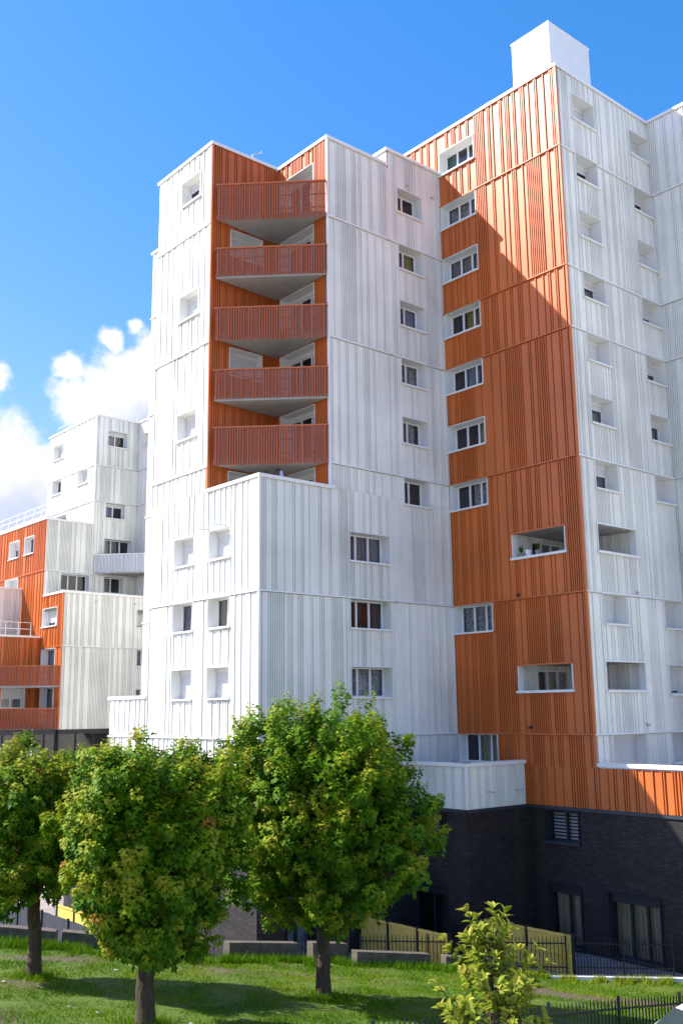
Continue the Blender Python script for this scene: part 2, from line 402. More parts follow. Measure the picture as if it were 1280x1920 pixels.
# ---------------------------------------------------------------- windows
wrnd = random.Random(11)
def window(F, s0, s1, zt, zb, parent, dep=.45, panes=2, shut=0., cur=None, box=True, frame='pvc', lining='reveal', sill=True, room=1.3, name='window', curt=(0, 1), sillmat=None):
    t = .03; lip = .058
    a = MB(F)
    a.box(s0 + .001, s0 + t, -dep - .08, lip, zb + .001, zt - .001); a.box(s1 - t, s1 - .001, -dep - .08, lip, zb + .001, zt - .001)
    a.box(s0 + t, s1 - t, -dep - .08, lip + .012, zt - t, zt - .001)
    W = a.build(name, lining, parent)
    if sill:
        b = MB(F); b.box(s0 - .03, s1 + .03, .0505, .125, zb - .045, zb + .03); b.box(s0 + t, s1 - t, -dep, .0505, zb - .015, zb + .03); b.build('sill', sillmat or lining, W)
    else:
        b = MB(F); b.box(s0 + t, s1 - t, -dep, lip, zb + .001, zb + .02); b.build('sill', sillmat or lining, W)
    i0, i1, j0, j1 = s0 + t, s1 - t, zb + .03, zt - t
    if box:
        c = MB(F); c.box(i0 + .002, i1 - .002, -dep - .05, -dep + .06, j1 - .19, j1 - .002); c.build('shutter_box', 'shutter', W); j1 -= .19
    fr = MB(F); w = .055; n0, n1 = -dep - .07, -dep
    fr.box(i0, i1, n0, n1, j0, j0 + w); fr.box(i0, i1, n0, n1, j1 - w, j1 - .001)
    fr.box(i0, i0 + w, n0, n1, j0 + w, j1 - w); fr.box(i1 - w, i1, n0, n1, j0 + w, j1 - w)
    edges = [i0 + w + (i1 - i0 - 2 * w) * q / panes for q in range(panes + 1)]
    for e in edges[1:-1]: fr.box(e - .045, e + .045, n0, n1 + .012, j0 + w, j1 - w)
    fr.build('frame', frame, W)
    for q in range(panes):
        g = MB(F); x0 = edges[q] + (.045 if q else 0); x1 = edges[q + 1] - (.045 if q < panes - 1 else 0); n = -dep - .035
        g.quad(((x0, n, j1 - w), (x1, n, j1 - w), (x1, n, j0 + w), (x0, n, j0 + w))); g.build('pane', 'glass', W)
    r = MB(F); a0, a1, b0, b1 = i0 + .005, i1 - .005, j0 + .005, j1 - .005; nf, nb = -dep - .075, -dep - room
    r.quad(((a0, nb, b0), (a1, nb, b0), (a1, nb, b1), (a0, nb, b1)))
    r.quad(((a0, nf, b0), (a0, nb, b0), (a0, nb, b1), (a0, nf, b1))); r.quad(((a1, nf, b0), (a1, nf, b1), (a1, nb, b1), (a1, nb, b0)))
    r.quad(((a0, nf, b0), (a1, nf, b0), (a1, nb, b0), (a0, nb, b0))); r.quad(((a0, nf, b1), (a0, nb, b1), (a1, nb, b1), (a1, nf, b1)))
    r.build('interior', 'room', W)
    if cur:
        c = MB(F); lo = a0 + (a1 - a0) * curt[0] + .02; hi = a0 + (a1 - a0) * curt[1] - .02; n = max(8, int((hi - lo) / .035)); ph = wrnd.uniform(0, 6)
        prev = None
        for k in range(n + 1):
            s = lo + (hi - lo) * k / n; nn_ = -dep - .17 + .03 * math.sin(k * 1.25 + ph) + .012 * math.sin(k * .47 + 2 * ph)
            if prev: c.quad(((prev[0], prev[1], b0 + .01), (s, nn_, b0 + .01), (s, nn_, b1 - .01), (prev[0], prev[1], b1 - .01)))
            prev = (s, nn_)
        c.build('curtain', cur, W)
    if shut > 0:
        d = MB(F); zz = j1 - .002; end = j1 - (j1 - j0) * min(shut, 1) + .004; k = 0
        while zz - .05 > end:
            d.quad(((i0 + .01, -dep + .012, zz - .05), (i1 - .01, -dep + .012, zz - .05), (i1 - .01, -dep + .026, zz - .042), (i0 + .01, -dep + .026, zz - .042)))
            d.quad(((i0 + .01, -dep + .026, zz - .042), (i1 - .01, -dep + .026, zz - .042), (i1 - .01, -dep + .022, zz), (i0 + .01, -dep + .022, zz)))
            zz -= .05
        d.box(i0 + .01, i1 - .01, -dep + .004, -dep + .03, zz - .045, zz); d.build('shutter', 'shutter', W)
    return W

# ================================================================ THE SETTING
FH = (0.649, 0.761); RH = (0.761, -0.649)
CO = (-5.595214101320765, -0.035785554164654246, -0.050695382956460894, -0.0009839633717358132, -0.0018117329602734854, -0.0001243201264028433)
def gz(d, l):
    l = np.clip(l, -20, 16) if isinstance(l, np.ndarray) else max(-20, min(16, l))
    z = CO[0] + CO[1] * d + CO[2] * l + CO[3] * d * d + CO[4] * d * l + CO[5] * l * l
    return np.maximum(z, -9.05) if isinstance(z, np.ndarray) else max(z, -9.05)
def dl2xy(d, l): return d * FH[0] + l * RH[0], d * FH[1] + l * RH[1]
def xy2dl(x, y): return x * FH[0] + y * FH[1], x * RH[0] + y * RH[1]
def gxy(x, y):
    d, l = xy2dl(x, y); return float(gz(d, l))
EDGE = [(-40, 30.5), (-10.3, 31.6), (-8, 31.8), (-3.6, 32.6), (-1, 34.1), (0, 34.9), (2.8, 35.7), (5.6, 36.35), (6.9, 36.4), (11.5, 35.9), (16, 35.4), (40, 34)]
def edge(l): return float(np.interp(l, [e[0] for e in EDGE], [e[1] for e in EDGE]))

g = MB(); g.quad(((-1500, -1500, -9.4), (1500, -1500, -9.4), (1500, 1500, -9.4), (-1500, 1500, -9.4)))
tag(g.build('ground', 'asphalt'), kind='structure')
g = MB(); g.prism([(34.2, 17.75), (60, 17.75), (60, 90), (2, 90), (2, 36), (14, 30.2), (20.5, 27.3), (25.3, 25.2), (28.85, 23.45)], -9.4, -9.0)
tag(g.build('paving', 'paving'), kind='structure')

def bare_at(x, y):
    """where the turf is worn through: mottling, the trodden path, the muddy bank on the left"""
    d, l = xy2dl(x, y)
    b = mnoise.fractal(Vector((x * .33, y * .33, 3.1)), 1.0, 2.0, 5) * .50 + .08
    pl = 31.0 + .10 * l - .012 * l * l                      # trodden path in front of the blocks
    b += .55 * math.exp(-((d - pl - .5 * mnoise.noise(Vector((l * .6, 1, 0)))) / .55) ** 2) * (.6 + .8 * mnoise.noise(Vector((l * .5, 7, 2))))
    b += .5 * math.exp(-((d - 32.6) / .7) ** 2) * (1 if l > 4 else 0)
    b += .5 * max(0, min(1, (-5.4 - l) / 1.5)) * max(0, min(1, (24.5 - d) / 1.5))
    return b
ls = np.linspace(-18, 18, 121)
nd = 121
vs = []; fs = []; bare = []
for i, l in enumerate(ls):
    e = edge(l)
    for j in range(nd):
        d = 12 + (e - 12) * (j / (nd - 1)) ** .8
        x, y = dl2xy(d, l)
        rough = .05 * mnoise.noise(Vector((x * .9, y * .9, 0))) + .025 * mnoise.noise(Vector((x * 3, y * 3, 5)))
        vs.append((x, y, float(gz(d, l)) + ZC + rough * min(1, (e - d) / 1.0 + .1))); bare.append(bare_at(x, y))
    x, y = dl2xy(e + .02, l); vs.append((x, y, -.3)); bare.append(1)
st = nd + 1
for i in range(len(ls) - 1):
    for j in range(st - 1): fs.append((i * st + j, (i + 1) * st + j, (i + 1) * st + j + 1, i * st + j + 1))
me = bpy.data.meshes.new('lawn'); me.from_pydata(vs, [], fs); me.materials.append(M['lawn'])
a_ = me.attributes.new('bare', 'FLOAT', 'POINT'); a_.data.foreach_set('value', bare)
me.polygons.foreach_set('use_smooth', [True] * len(me.polygons))
lawn = bpy.data.objects.new('lawn', me); COL.objects.link(lawn); tag(lawn, kind='structure')

def bounce_sheet(d0, d1, l0, l1, n=9):
    m = MB()
    for i in range(n):
        for j in range(n):
            q = []
            for di, dj in ((0, 0), (1, 0), (1, 1), (0, 1)):
                d = d0 + (d1 - d0) * (i + di) / n; l = l0 + (l1 - l0) * (j + dj) / n; x, y = dl2xy(d, l); q.append((x, y, float(gz(max(d, 0), l)) - .03))
            m.quad(q[::-1])
    return m
pl_ = bounce_sheet(-70, 12.1, -70, 70, 14); q_ = bounce_sheet(12.1, 33, -70, -17.9); k_ = len(pl_.v); pl_.v += q_.v; pl_.f += [[i + k_ for i in f] for f in q_.f]
q_ = bounce_sheet(12.1, 33, 17.9, 70); k_ = len(pl_.v); pl_.v += q_.v; pl_.f += [[i + k_ for i in f] for f in q_.f]
tag(pl_.build('bounce_pavement', 'bounce_sheet'), kind='structure')  # added out of view to throw fill light onto the shaded walls

# ================================================================ THE MAIN BUILDING
X0, Y0, X2, Y2, X3 = 21.8625, 30.4875, 32.486, 23.381, 39.53
X1, Y1 = 25.40, 34.16
TB = -3.74                                         # where the cladding stops and the brick starts
bld = empty('apartment_building', (X2, Y0, 0.05))
tag(bld, 'tall white and orange apartment block on dark brick, with stacked orange balconies', 'building')
J = {k: LV(k) for k in range(-3, 9)}
WT = .45                                           # window height as a share of the storey
def wz(k, top=0): return LV(k) + top, LV(k - WT)
def op(s0, s1, k): t, b = wz(k); return (s0, s1, b, t)

# --- sunlit front (faces left), upper part and lower part
fA = FX(X0)
wa1 = (35.05, 36.68); wa2 = (32.36, 33.98)
opsA = [op(*wa1, k) for k in (7.05, 5.02, 3.01, 1, 0, -1)] + [op(*wa2, k) for k in (1, 0, -1)]
zT = LV(1.62); zR = LV(7.385)
clad(fA, Y1, 38.76, zT, zR, [J[6], J[4], J[2]], opsA, 'white', 'trimw', bld, 21)
clad(fA, Y0, 38.76, TB, zT, [J[0], J[-2]], opsA, 'white', 'trimw', bld, 22)
for k, sh, cu in ((7.05, .2, 'c_grey'), (5.02, .97, None), (3.01, 1, None), (1, .82, 'c_grey'), (0, 0, 'c_grey'), (-1, .93, None)):
    t, b = wz(k); window(fA, *wa1, t, b, bld, dep=.42, shut=sh, cur=cu, box=sh > 0)
for k, sh, cu in ((1, .96, None), (0, 0, 'c_cream'), (-1, 1, None)):
    t, b = wz(k); window(fA, *wa2, t, b, bld, dep=.42, shut=sh, cur=cu, box=sh > 0)
# --- shaded front (faces right)
fB = FY(Y0)
wb1 = (29.55, 31.17); wb2 = (26.36, 28.65)
opsB = [op(*wb1, k) for k in (7.02, 6, 5, 4, 3, 2)] + [op(*wb2, k) for k in (1, 0, -1)]
clad(fB, X1, 28.97, zT, LV(7.355), [J[6], J[4], J[2]], opsB, 'white', 'trimw', bld, 31)
clad(fB, 28.97, X2, zT, LV(7.64), [J[6], J[4], J[2]], opsB, 'white', 'trimw', bld, 32)
clad(fB, X0, 28.95, TB, zT, [J[0], J[-2]], opsB, 'white', 'trimw', bld, 33)
clad(fB, 28.95, X2, -2.2, zT, [J[0], J[-2]], opsB, 'white', 'trimw', bld, 34)
for k, cu, cr in ((7.02, 'c_brown', (.0, .45)), (6, 'c_yellow', (.35, 1)), (5, 'c_blue', (.4, 1)), (4, 'c_lace', (0, 1)), (3, 'c_lace', (.1, .9)), (2, 'c_brown', (0, .75))):
    t, b = wz(k); window(fB, *wb1, t, b, bld, dep=.5, panes=2, cur=cu, curt=cr, box=False)
for k, cu in ((1, 'c_grey'), (0, 'c_brown'), (-1, 'c_lace')):
    t, b = wz(k); window(fB, *wb2, t, b, bld, dep=.5, panes=3, cur=cu, box=False)
# --- corner recess in orange
fNB = FY(Y1); fNA = FX(X1)
opsNB = [(22.84, 24.58, LV(k - .47), LV(k - .01)) for k in (6, 4, 2)]
clad(fNB, X0, X1, LV(1.0), zR, [], opsNB, 'orange', 'trimo', bld, 41, 1.3)
opsNA = [(31.40, 33.85, LV(k - .92), LV(k - .01)) for k in (6, 5, 4, 3, 2)] + [(31.4, 33.85, LV(6.12), LV(7.06))]
clad(fNA, Y0, Y1, LV(1.0), LV(7.355), [], opsNA, 'orange', 'trimo', bld, 42, 1.2)
for o, sh in zip(opsNB, (1, .74, .45)): window(fNB, o[0], o[1], o[3], o[2], bld, dep=.4, shut=sh, cur='c_grey')
for o, cu in zip(opsNA, ('c_grey', 'c_yellow', None, None, 'c_grey', None)): window(fNA, o[0], o[1], o[3], o[2], bld, dep=.5, panes=3, cur=cu, curt=(.7, 1), sill=False, name='balcony_door')
mb = MB(); mb.box(X0 + .36, X1, Y0 + .36, Y1, LV(1.0), LV(1.05)); mb.build('terrace_floor', 'soffit', bld)

def balcony(P0, P1, Pc, zf, ztop, zbot, parent, perf, trim, seed):
    """three-cornered balcony in a re-entrant corner: P0-P1 is the open edge"""
    d = Vector((P1[0] - P0[0], P1[1] - P0[1])); ln = d.length; d.normalize(); n = Vector((d.y, -d.x))
    if n.dot(Vector((P0[0] - Pc[0], P0[1] - Pc[1]))) < 0: n = -n
    F = Face(P0, tuple(d), tuple(n))
    m = MB(); pl = [P0, P1, Pc]
    if (P1[0] - P0[0]) * (Pc[1] - P0[1]) - (P1[1] - P0[1]) * (Pc[0] - P0[0]) < 0: pl = pl[::-1]
    m.prism(pl, zf, zf + .2); B = m.build('balcony', 'soffit', parent)
    sh = MB(F); sh.box(.03, ln - .03, .045, .05, zbot, ztop - .05); sh.build('perforated_sheet', perf, B)
    rb = MB(F); rnd = random.Random(seed)
    for s in pattern(.05, ln - .05, rnd, 1.3):
        if s < ln - .06: rb.box(s - .016, s + .016, .051, .11, zbot - .012, ztop - .055)
    rb.build('rib_row', trim, B)
    h = MB(F); h.box(-.05, ln + .05, -.03, .10, ztop - .05, ztop + .012); h.build('handrail', trim, B)
    for z in (zbot + (ztop - zbot) * .28, zbot + (ztop - zbot) * .64):
        r = MB(F); r.box(.0, ln, .0, .04, z - .025, z + .025); r.build('rail', trim, B)
    for s in (.02, ln * .5, ln - .06):
        q = MB(F); q.box(s, s + .04, .0, .042, max(zbot, zf) - .02, ztop - .052); q.build('post', trim, B)
    return B
for k, kt, kb in ((6, 6.59, 5.965), (5, 5.5, 5.025), (4, 4.505, 3.965), (3, 3.5, 3.03), (2, 2.585, 1.99)):
    balcony((X0 + .02, 33.80), (25.30, Y0 + .02), (X1 - .055, Y1 - .055), LV(k) + .005, LV(kt), LV(kb), bld, 'perf_o', 'railo', 50 + k % 2)
corner(X0, Y1, zT, zR, 'trimo', bld); corner(X1, Y0, zT, LV(7.355), 'trimw', bld); corner(X0, Y0, TB, zT, 'trimw', bld)
coping(fA, Y1, 38.76, zR, 'trimw', bld); coping(fNB, X0, X1, zR, 'trimw', bld, e1=0)
coping(fNA, Y0, Y1, LV(7.355), 'trimw', bld, e1=0); coping(fB, X1, 28.97, LV(7.355), 'trimw', bld, e1=0); coping(fB, 28.97, X2, LV(7.64), 'trimw', bld, e1=-.02)
mb = MB(FX(28.97)); mb.box(Y0, Y0 + 5, -.05, 0, LV(7.3), LV(7.64)); mb.build('roof_upstand', 'white', bld)
coping(FX(28.97), Y0, Y0 + 5, LV(7.64), 'trimw', bld, e1=0)
coping(fA, Y0, Y1, zT, 'trimw', bld, e1=-.02); coping(fB, X0, X1, zT, 'trimw', bld, e1=.2)
# --- wing behind, seen as a sliver at the left edge
fS = FX(25.35); clad(fS, 38.76, 45.5, TB, LV(7.39), [J[6], J[4], J[2], J[0], J[-2]], [], 'white', 'trimw', bld, 61); coping(fS, 38.76, 45.5, LV(7.39), 'trimw', bld)
mb = MB(); mb.box(25.41, 34, 45.45, 45.5, -9, LV(7.385)); mb.build('rear_wall', 'white', bld)
mb = MB(); mb.box(X0 + .06, 30, 38.70, 38.755, -9, LV(7.38)); mb.build('rear_wall', 'white', bld)
# low terrace wall beside it
clad(fA, 38.78, 42.05, TB, LV(-1.395), [J[-2]], [], 'white', 'trimw', bld, 62); coping(fA, 38.78, 42.05, LV(-1.395), 'trimw', bld)
mb = MB(); mb.box(X0 + .06, 25.3, 42.0, 42.05, TB, LV(-1.4)); mb.build('terrace_wall', 'white', bld)

# --- the tall tower: orange front and white front
fO = FX(X2); wo = (28.19, 30.43); lo_ = (24.20, 26.96)
zTow = LV(8.39)
opsO = [op(*wo, k) for k in (8.03, 7, 6, 5, 4, 3, 2, 0, -2)] + [(*lo_, LV(k - .40), LV(k)) for k in (1, -1)]
clad(fO, Y2, Y0, LV(-2.45), zTow, [J[7], J[5], J[4], J[2], J[0], J[-2]], opsO, 'orange', 'trimo', bld, 70)
clad(fO, 12.0, 26.95, TB, LV(-2.45), [], [], 'orange', 'trimo', bld, 71)
cur_o = {8.03: ('c_green', (.62, 1)), 7: ('c_lace', (0, 1)), 6: ('c_grey', (0, 1)), 5: ('c_yellow', (.3, .62)), 4: ('c_blue', (.3, .7)), 3: ('c_cream', (0, .35)), 2: ('c_lace', (0, .6)), 0: ('c_lace', (0, 1)), -2: ('c_cream', (0, .7))}
for k, (cu, cr) in cur_o.items():
    t, b = wz(k); window(fO, *wo, t, b, bld, dep=.45, panes=3, cur=cu, curt=cr, box=False)
fR = FY(Y2); wr1 = (33.51, 35.14); wr2 = (37.88, 39.46); lr = (33.42, 36.15)
opsR = [op(*wr1, k) for k in (8.06, 7.02, 6.03, 5.01, 4, 3.01, 2, 0)] + [op(*wr2, k) for k in (8.05, 7.01, 6.03, 5.01, 4, 3, 2, 0, -1)]
opsR += [(*lr, LV(k - .41), LV(k + .02)) for k in (1, -1)] + [(33.58, 35.9, LV(-2.86), LV(-2)), (37.7, 39.45, LV(-2.46), LV(-2))]
clad(fR, X2, X3, LV(-2.9), zTow, [J[7], J[5], J[4], J[2], J[0], J[-2]], opsR, 'white', 'trimw', bld, 80)
for k, sh in ((8.06, .62), (7.02, .2), (6.03, .86), (5.01, .16), (4, 1), (3.01, .2), (2, .3), (0, 1)):
    t, b = wz(k); window(fR, *wr1, t, b, bld, dep=.53, shut=sh, cur='c_grey' if sh < .9 else None)
for k, sh in ((8.05, .28), (7.01, .2), (6.03, .72), (5.01, .42), (4, .4), (3, .15), (2, 1), (0, 1), (-1, .82)):
    t, b = wz(k); window(fR, *wr2, t, b, bld, dep=.53, shut=sh, cur='c_grey' if sh < .9 else None)
window(fR, 33.58, 35.9, LV(-2), LV(-2.86), bld, dep=.53, panes=2, shut=1, sill=False, name='terrace_door')
window(fR, 37.7, 39.45, LV(-2), LV(-2.46), bld, dep=.53, shut=.94)
# corner loggias behind the wide openings
for k in (1, -1):
    z0, z1 = LV(k - .95), LV(k + .02)
    lg = MB(); lg.box(X2 + .06, 36.22, Y2 + .06, 27.05, z1 + .002, z1 + .1); L_ = lg.build('loggia', 'soffit', bld)
    sl_ = MB()
    for q in range(13): yy = Y2 + .2 + q * .29; sl_.box(X2 + .08, 36.15, yy, yy + .25, z1 - .02, z1 + .001)
    sl_.build('ceiling_board', 'soffit', L_)
    fl = MB(); fl.box(X2 + .06, 36.22, Y2 + .06, 27.05, z0 - .1, z0); fl.build('floor_slab', 'soffit', L_)
    clad(FX(36.2), Y2 + .07, 27.0, z0 + .01, z1 - .02, [], [], 'white', 'trimw', L_, 90 + k)
    clad(FY(27.02), X2 + .08, 36.14, z0 + .01, z1 - .025, [], [(33.75, 35.9, z0 + .02, z1 - .2)], 'white', 'trimw', L_, 95 + k)
    dr = MB(FY(27.02))
    for s in (33.76, 34.42, 35.12, 35.82): dr.box(s, s + .07, -.2, .02, z0 + .03, z1 - .22)
    dr.box(33.76, 35.89, -.2, .021, z1 - .28, z1 - .21); dr.build('door_frame', 'reveal', L_)
    for s in (33.84, 34.5, 35.2):
        dg = MB(FY(27.02)); dg.quad(((s, -.1, z1 - .28), (s + .6, -.1, z1 - .28), (s + .6, -.1, z0 + .03), (s, -.1, z0 + .03))); dg.build('pane', 'glass', L_)
    dk = MB(FY(27.02)); dk.box(33.7, 35.95, -1.2, -1.15, z0 + .02, z1 - .1); dk.build('interior', 'room', L_)
    for F_, s0, s1, zt in ((fO, *lo_, LV(k)), (fR, *lr, LV(k + .02))):
        t = .035; r = MB(F_)
        r.box(s0 + .001, s0 + t, -.28, .058, LV(k - .40) + .001, zt - .001); r.build('opening_lining', 'reveal', L_); r = MB(F_); r.box(s1 - t, s1 - .001, -.28, .058, LV(k - .40) + .001, zt - .001)
        r.build('opening_lining', 'reveal', L_)
        r = MB(F_); r.box(s0 - .03, s1 + .03, .0505, .09, zt - .03, zt + .035); r.build('opening_lintel', 'trimo' if F_ is fO else 'trimw', L_)
        r = MB(F_); zb_ = LV(k - .40 - (.01 if F_ is fR else 0)); r.box(s0 - .05, s1 + .05, -.3, .14, zb_ - .03, zb_ + .07); r.build('sill', 'reveal', L_)
coping(fO, Y2, Y0 + 8, zTow, 'trimw', bld); coping(fR, X2, X3, zTow, 'trimw', bld, e1=0)
corner(X2, Y2, LV(-2.45), zTow, 'trimo', bld)
clad(fO, Y0 + .001, Y0 + 8, LV(7.2), zTow, [], [], 'orange', 'trimo', bld, 72)
# right wing
fW = FX(X3); clad(fW, 10.0, Y2, LV(-2.9), LV(8.40), [J[7], J[5], J[4], J[2], J[0], J[-2]], [], 'white', 'trimw', bld, 100); coping(fW, 10.0, Y2, LV(8.40), 'trimw', bld, e1=.0)
# terrace parapet coping, terrace box at the foot
coping(fO, 12.0, Y2 - .09, LV(-2.42) + .03, 'trimw', bld, e1=.0, back=-.4, h=.07)
mb = MB(); mb.box(X2 + .06, X3, 10, Y2 - .06, LV(-3), LV(-2.96)); mb.build('terrace_floor', 'soffit', bld)
XT, YT = 28.96, 26.82
fT1 = FX(XT); fT2 = FY(YT)
clad(fT1, YT, Y0 - .06, TB, -2.10, [], [], 'white', 'trimw', bld, 110); clad(fT2, XT, X2 - .06, TB, -2.10, [], [], 'white', 'trimw', bld, 111)
coping(fT1, YT, Y0 - .06, -2.10, 'trimw', bld, e1=0); coping(fT2, XT, X2 - .06, -2.10, 'trimw', bld, e1=0); corner(XT, YT, TB, -2.1, 'trimw', bld)
mb = MB(); mb.box(XT + .06, X2 - .001, YT + .06, Y0, TB + .02, -3.2); mb.build('terrace_floor', 'soffit', bld)
for s in (30.1, 31.75):
    mb = MB(); z = -3.12; mb.tube([(s, YT + .02, z + ZC), (s, YT - .42, z - .03 + ZC)], [.035, .035]); mb.build('drain_spout', 'grey_pipe', bld)
for s in (32.75, 34.0):
    mb = MB(); z = LV(1.03); mb.tube([(X0 + .02, s, z + ZC), (X0 - .5, s, z - .03 + ZC)], [.03, .03]); mb.build('drain_spout', 'grey_pipe', bld)
# outdoor lamps: little bracket and head
def lamp(F, s, z, mat):
    m = MB(F); m.box(s - .03, s + .03, -.01, .12, z - .02, z + .02); m.box(s - .06, s + .06, .10, .18, z - .07, z + .01); m.box(s - .05, s + .05, .0, .055, z - .05, z + .05); m.build('wall_lamp', mat, bld)
for F_, s, z, mt in ((fO, 26.7, LV(.06), 'anthr'), (fO, 26.4, LV(-1.9), 'anthr'), (fR, 35.9, LV(.06), 'grey_pipe'), (fR, 36.0, LV(-1.88), 'grey_pipe'), (fB, 30.2, LV(7.14), 'grey_pipe'), (fB, 31.85, LV(7.12), 'grey_pipe')): lamp(F_, s, z, mt)
# roofs
for poly, z in (([(X0 + .1, Y1 + .1), (X1 + .1, Y1 + .1), (X1 + .1, Y0 + .1), (28.96, Y0 + .1), (28.96, 45), (X0 + .1, 38.6)], LV(7.28)), ([(29.0, Y0 + .1), (X2 + .02, Y0 + .1), (X2 + .02, 45), (29.0, 45)], LV(7.5)), ([(X2 + .1, Y2 + .1), (X3 + .1, Y2 + .1), (X3 + .1, 10), (52, 10), (52, 44), (X2 + .1, 44)], LV(8.25))):
    m = MB(); m.prism(poly, z - .2, z); m.build('roof', 'roof', bld)
m = MB(); m.box(33.9, 37.0, 24.62, 26.80, LV(8.25), LV(9.68)); m.box(33.87, 37.03, 24.59, 26.83, LV(9.68), LV(9.71)); m.box(35.42, 35.45, 24.615, 24.62, LV(8.25), LV(9.68)); m.build('lift_housing', 'trimw', bld)
m = MB(); m.box(33.2, 33.7, 27.6, 28.2, LV(8.25), LV(8.62)); m.box(33.15, 33.75, 27.55, 28.25, LV(8.62), LV(8.66)); m.build('roof_vent', 'trimw', bld)
m = MB(); m.tube([(24.6, 35.0, LV(7.28) + ZC), (24.6, 35.0, LV(7.7) + ZC), (24.95, 34.75, LV(7.76) + ZC)], [.05, .05, .05]); m.build('roof_pipe', 'grey_pipe', bld)
# unseen far sides, closed so that they shade the courtyard
for b in ((51.9, 52, 10, 44, -9, LV(8.25)), (X2 + .1, 52, 43.9, 44, LV(-3), LV(8.25)), (X3 + .1, 52, 9.95, 10.0, -9, LV(8.38))):
    m = MB(); m.box(*b); m.build('rear_wall', 'white', bld)

# --- dark brick base
GB = -8.99
def brickwall(F, s0, s1, z0, z1, opens):
    zc = sorted({z0, z1, *[v for o in opens for v in o[2:]]}); sc = sorted({s0, s1, *[v for o in opens for v in o[:2]]})
    m = MB(F)
    for a, b in zip(sc[:-1], sc[1:]):
        mid = (a + b) / 2; holes = sorted((o[2], o[3]) for o in opens if o[0] <= mid <= o[1]); cur = z0
        for h0, h1 in holes + [(z1, z1)]:
            if h0 - cur > .01: m.box(a, b, -.22, -.04, cur, h0)
            cur = max(cur, h1)
    m.build('brick_wall', 'brick', bld)
    t = MB(F); t.box(s0 - .03, s1 + .0, -.05, .03, z1 - .13, z1 - .004); t.build('drip_trim', 'dark_trim', bld)
doors_o = [(24.40, 25.98, GB + .05, -6.63), (21.02, 23.23, GB + .05, -6.63)]
wino = (24.32, 25.97, -5.10, -3.9)
brickwall(fO, 10, 27.0, GB, TB, doors_o + [wino])
wint = (27.97, 29.75, -5.03, -3.9); doort = (28.02, 29.98, GB + .05, -6.62)
brickwall(fT1, YT + .01, Y0 + .2, GB, TB, [wint, doort]); brickwall(fT2, XT, X2 + .2, GB, TB, [])
doorb = (23.15, 24.55, GB + .05, -7.2)
brickwall(fB, X0, XT + .2, GB, TB, [doorb]); brickwall(fA, Y0 + .01, 46.1, GB, TB, [])
def dwin(F, o, panes, cur, name, **kw): return window(F, o[0], o[1], o[3], o[2], bld, dep=.32, panes=panes, cur=cur, box=False, frame='anthr', lining='anthr', name=name, sillmat='dark_trim', **kw)
dwin(fO, doors_o[0], 2, 'c_cream', 'patio_door', sill=False); dwin(fO, doors_o[1], 3, 'c_cream', 'patio_door', sill=False)
dwin(fT1, doort, 2, None, 'patio_door', sill=False); dwin(fB, doorb, 2, 'c_blue', 'entrance_door', sill=False)
dwin(fT1, wint, 3, 'c_blue', 'window')
wb_ = dwin(fO, wino, 2, None, 'window', curt=(0, 1))
bl = MB(fO)
for q in range(8): z = wino[2] + .1 + q * .128; bl.box(wino[0] + .1, wino[1] - .1, -.46, -.45, z, z + .075)
bl.build('blind', 'blind', wb_)
for o in doors_o + [doort]:
    F_ = fT1 if o is doort else fO
    m = MB(F_); m.box(o[0] + .03, o[1] - .03, -.33, -.14, o[3] - .36, o[3] - .03); m.build('shutter_box', 'anthr', bld)

# ================================================================ THE BUILDING BEHIND ON THE LEFT
b2 = empty('apartment_building', (29.27, 66.78, .05))
tag(b2, 'stepped white and orange metal-clad apartment block farther back at the left edge', 'building')
XA, XM, XI, YB, YL = 29.27, 32.86, 36.40, 66.78, 63.5
gA = FX(XM); o1 = [(72.46, 74.2, LV(5.6), LV(6.06)), (72.5, 74.22, LV(4.57), LV(5.02)), (67.9, 69.6, LV(4.58), LV(5.02)), (71.3, 73.4, LV(3.1), LV(3.9))]
clad(gA, YB, 75.1, LV(3.1), LV(6.39), [J[5], J[4]], o1, 'white', 'trimw', b2, 201); coping(gA, YB, 75.1, LV(6.39), 'trimw', b2)
for o, sh in zip(o1, (.8, .0, .85, 0)): window(gA, o[0], o[1], o[3], o[2], b2, dep=.42, shut=sh, cur='c_grey', box=sh > 0)
gB = FY(YB); o2 = [(33.77, 35.41, LV(5.57), LV(6.02)), (33.78, 35.41, LV(3.56), LV(4)), (33.75, 36.06, LV(2.1), LV(3)), (33.81, 35.44, LV(1.53), LV(1.97)), (30.47, 32.70, LV(1.52), LV(1.96))]
clad(gB, XM, XI, LV(1.0), LV(6.39), [J[5], J[4], J[2]], o2, 'white', 'trimw', b2, 202, .8); clad(gB, XA, XM, LV(1.0), LV(3.35), [J[2]], o2, 'white', 'trimw', b2, 203, .8)
coping(gB, XM, XI, LV(6.39), 'trimw', b2, e1=0); coping(gB, XA, XM, LV(3.35), 'trimw', b2, e1=0); corner(XM, YB, LV(3.35), LV(6.39), 'trimw', b2)
for o, pn, cu in zip(o2, (2, 2, 3, 2, 3), ('c_grey', 'c_blue', 'c_grey', 'c_grey', 'c_brown')): window(gB, o[0], o[1], o[3], o[2], b2, dep=.45, panes=pn, cur=cu, curt=(0, .6), box=o[3] > LV(3.5))
gI = FX(XI); oi = [(64.4, 66.05, LV(5.57), LV(6.02))]
clad(gI, 52, YB, LV(-2), LV(6.4), [J[5], J[4], J[2], J[0]], oi, 'white', 'trimw', b2, 204, .7); coping(gI, 52, YB, LV(6.4), 'trimw', b2, e1=0); window(gI, oi[0][0], oi[0][1], oi[0][3], oi[0][2], b2, cur='c_grey')
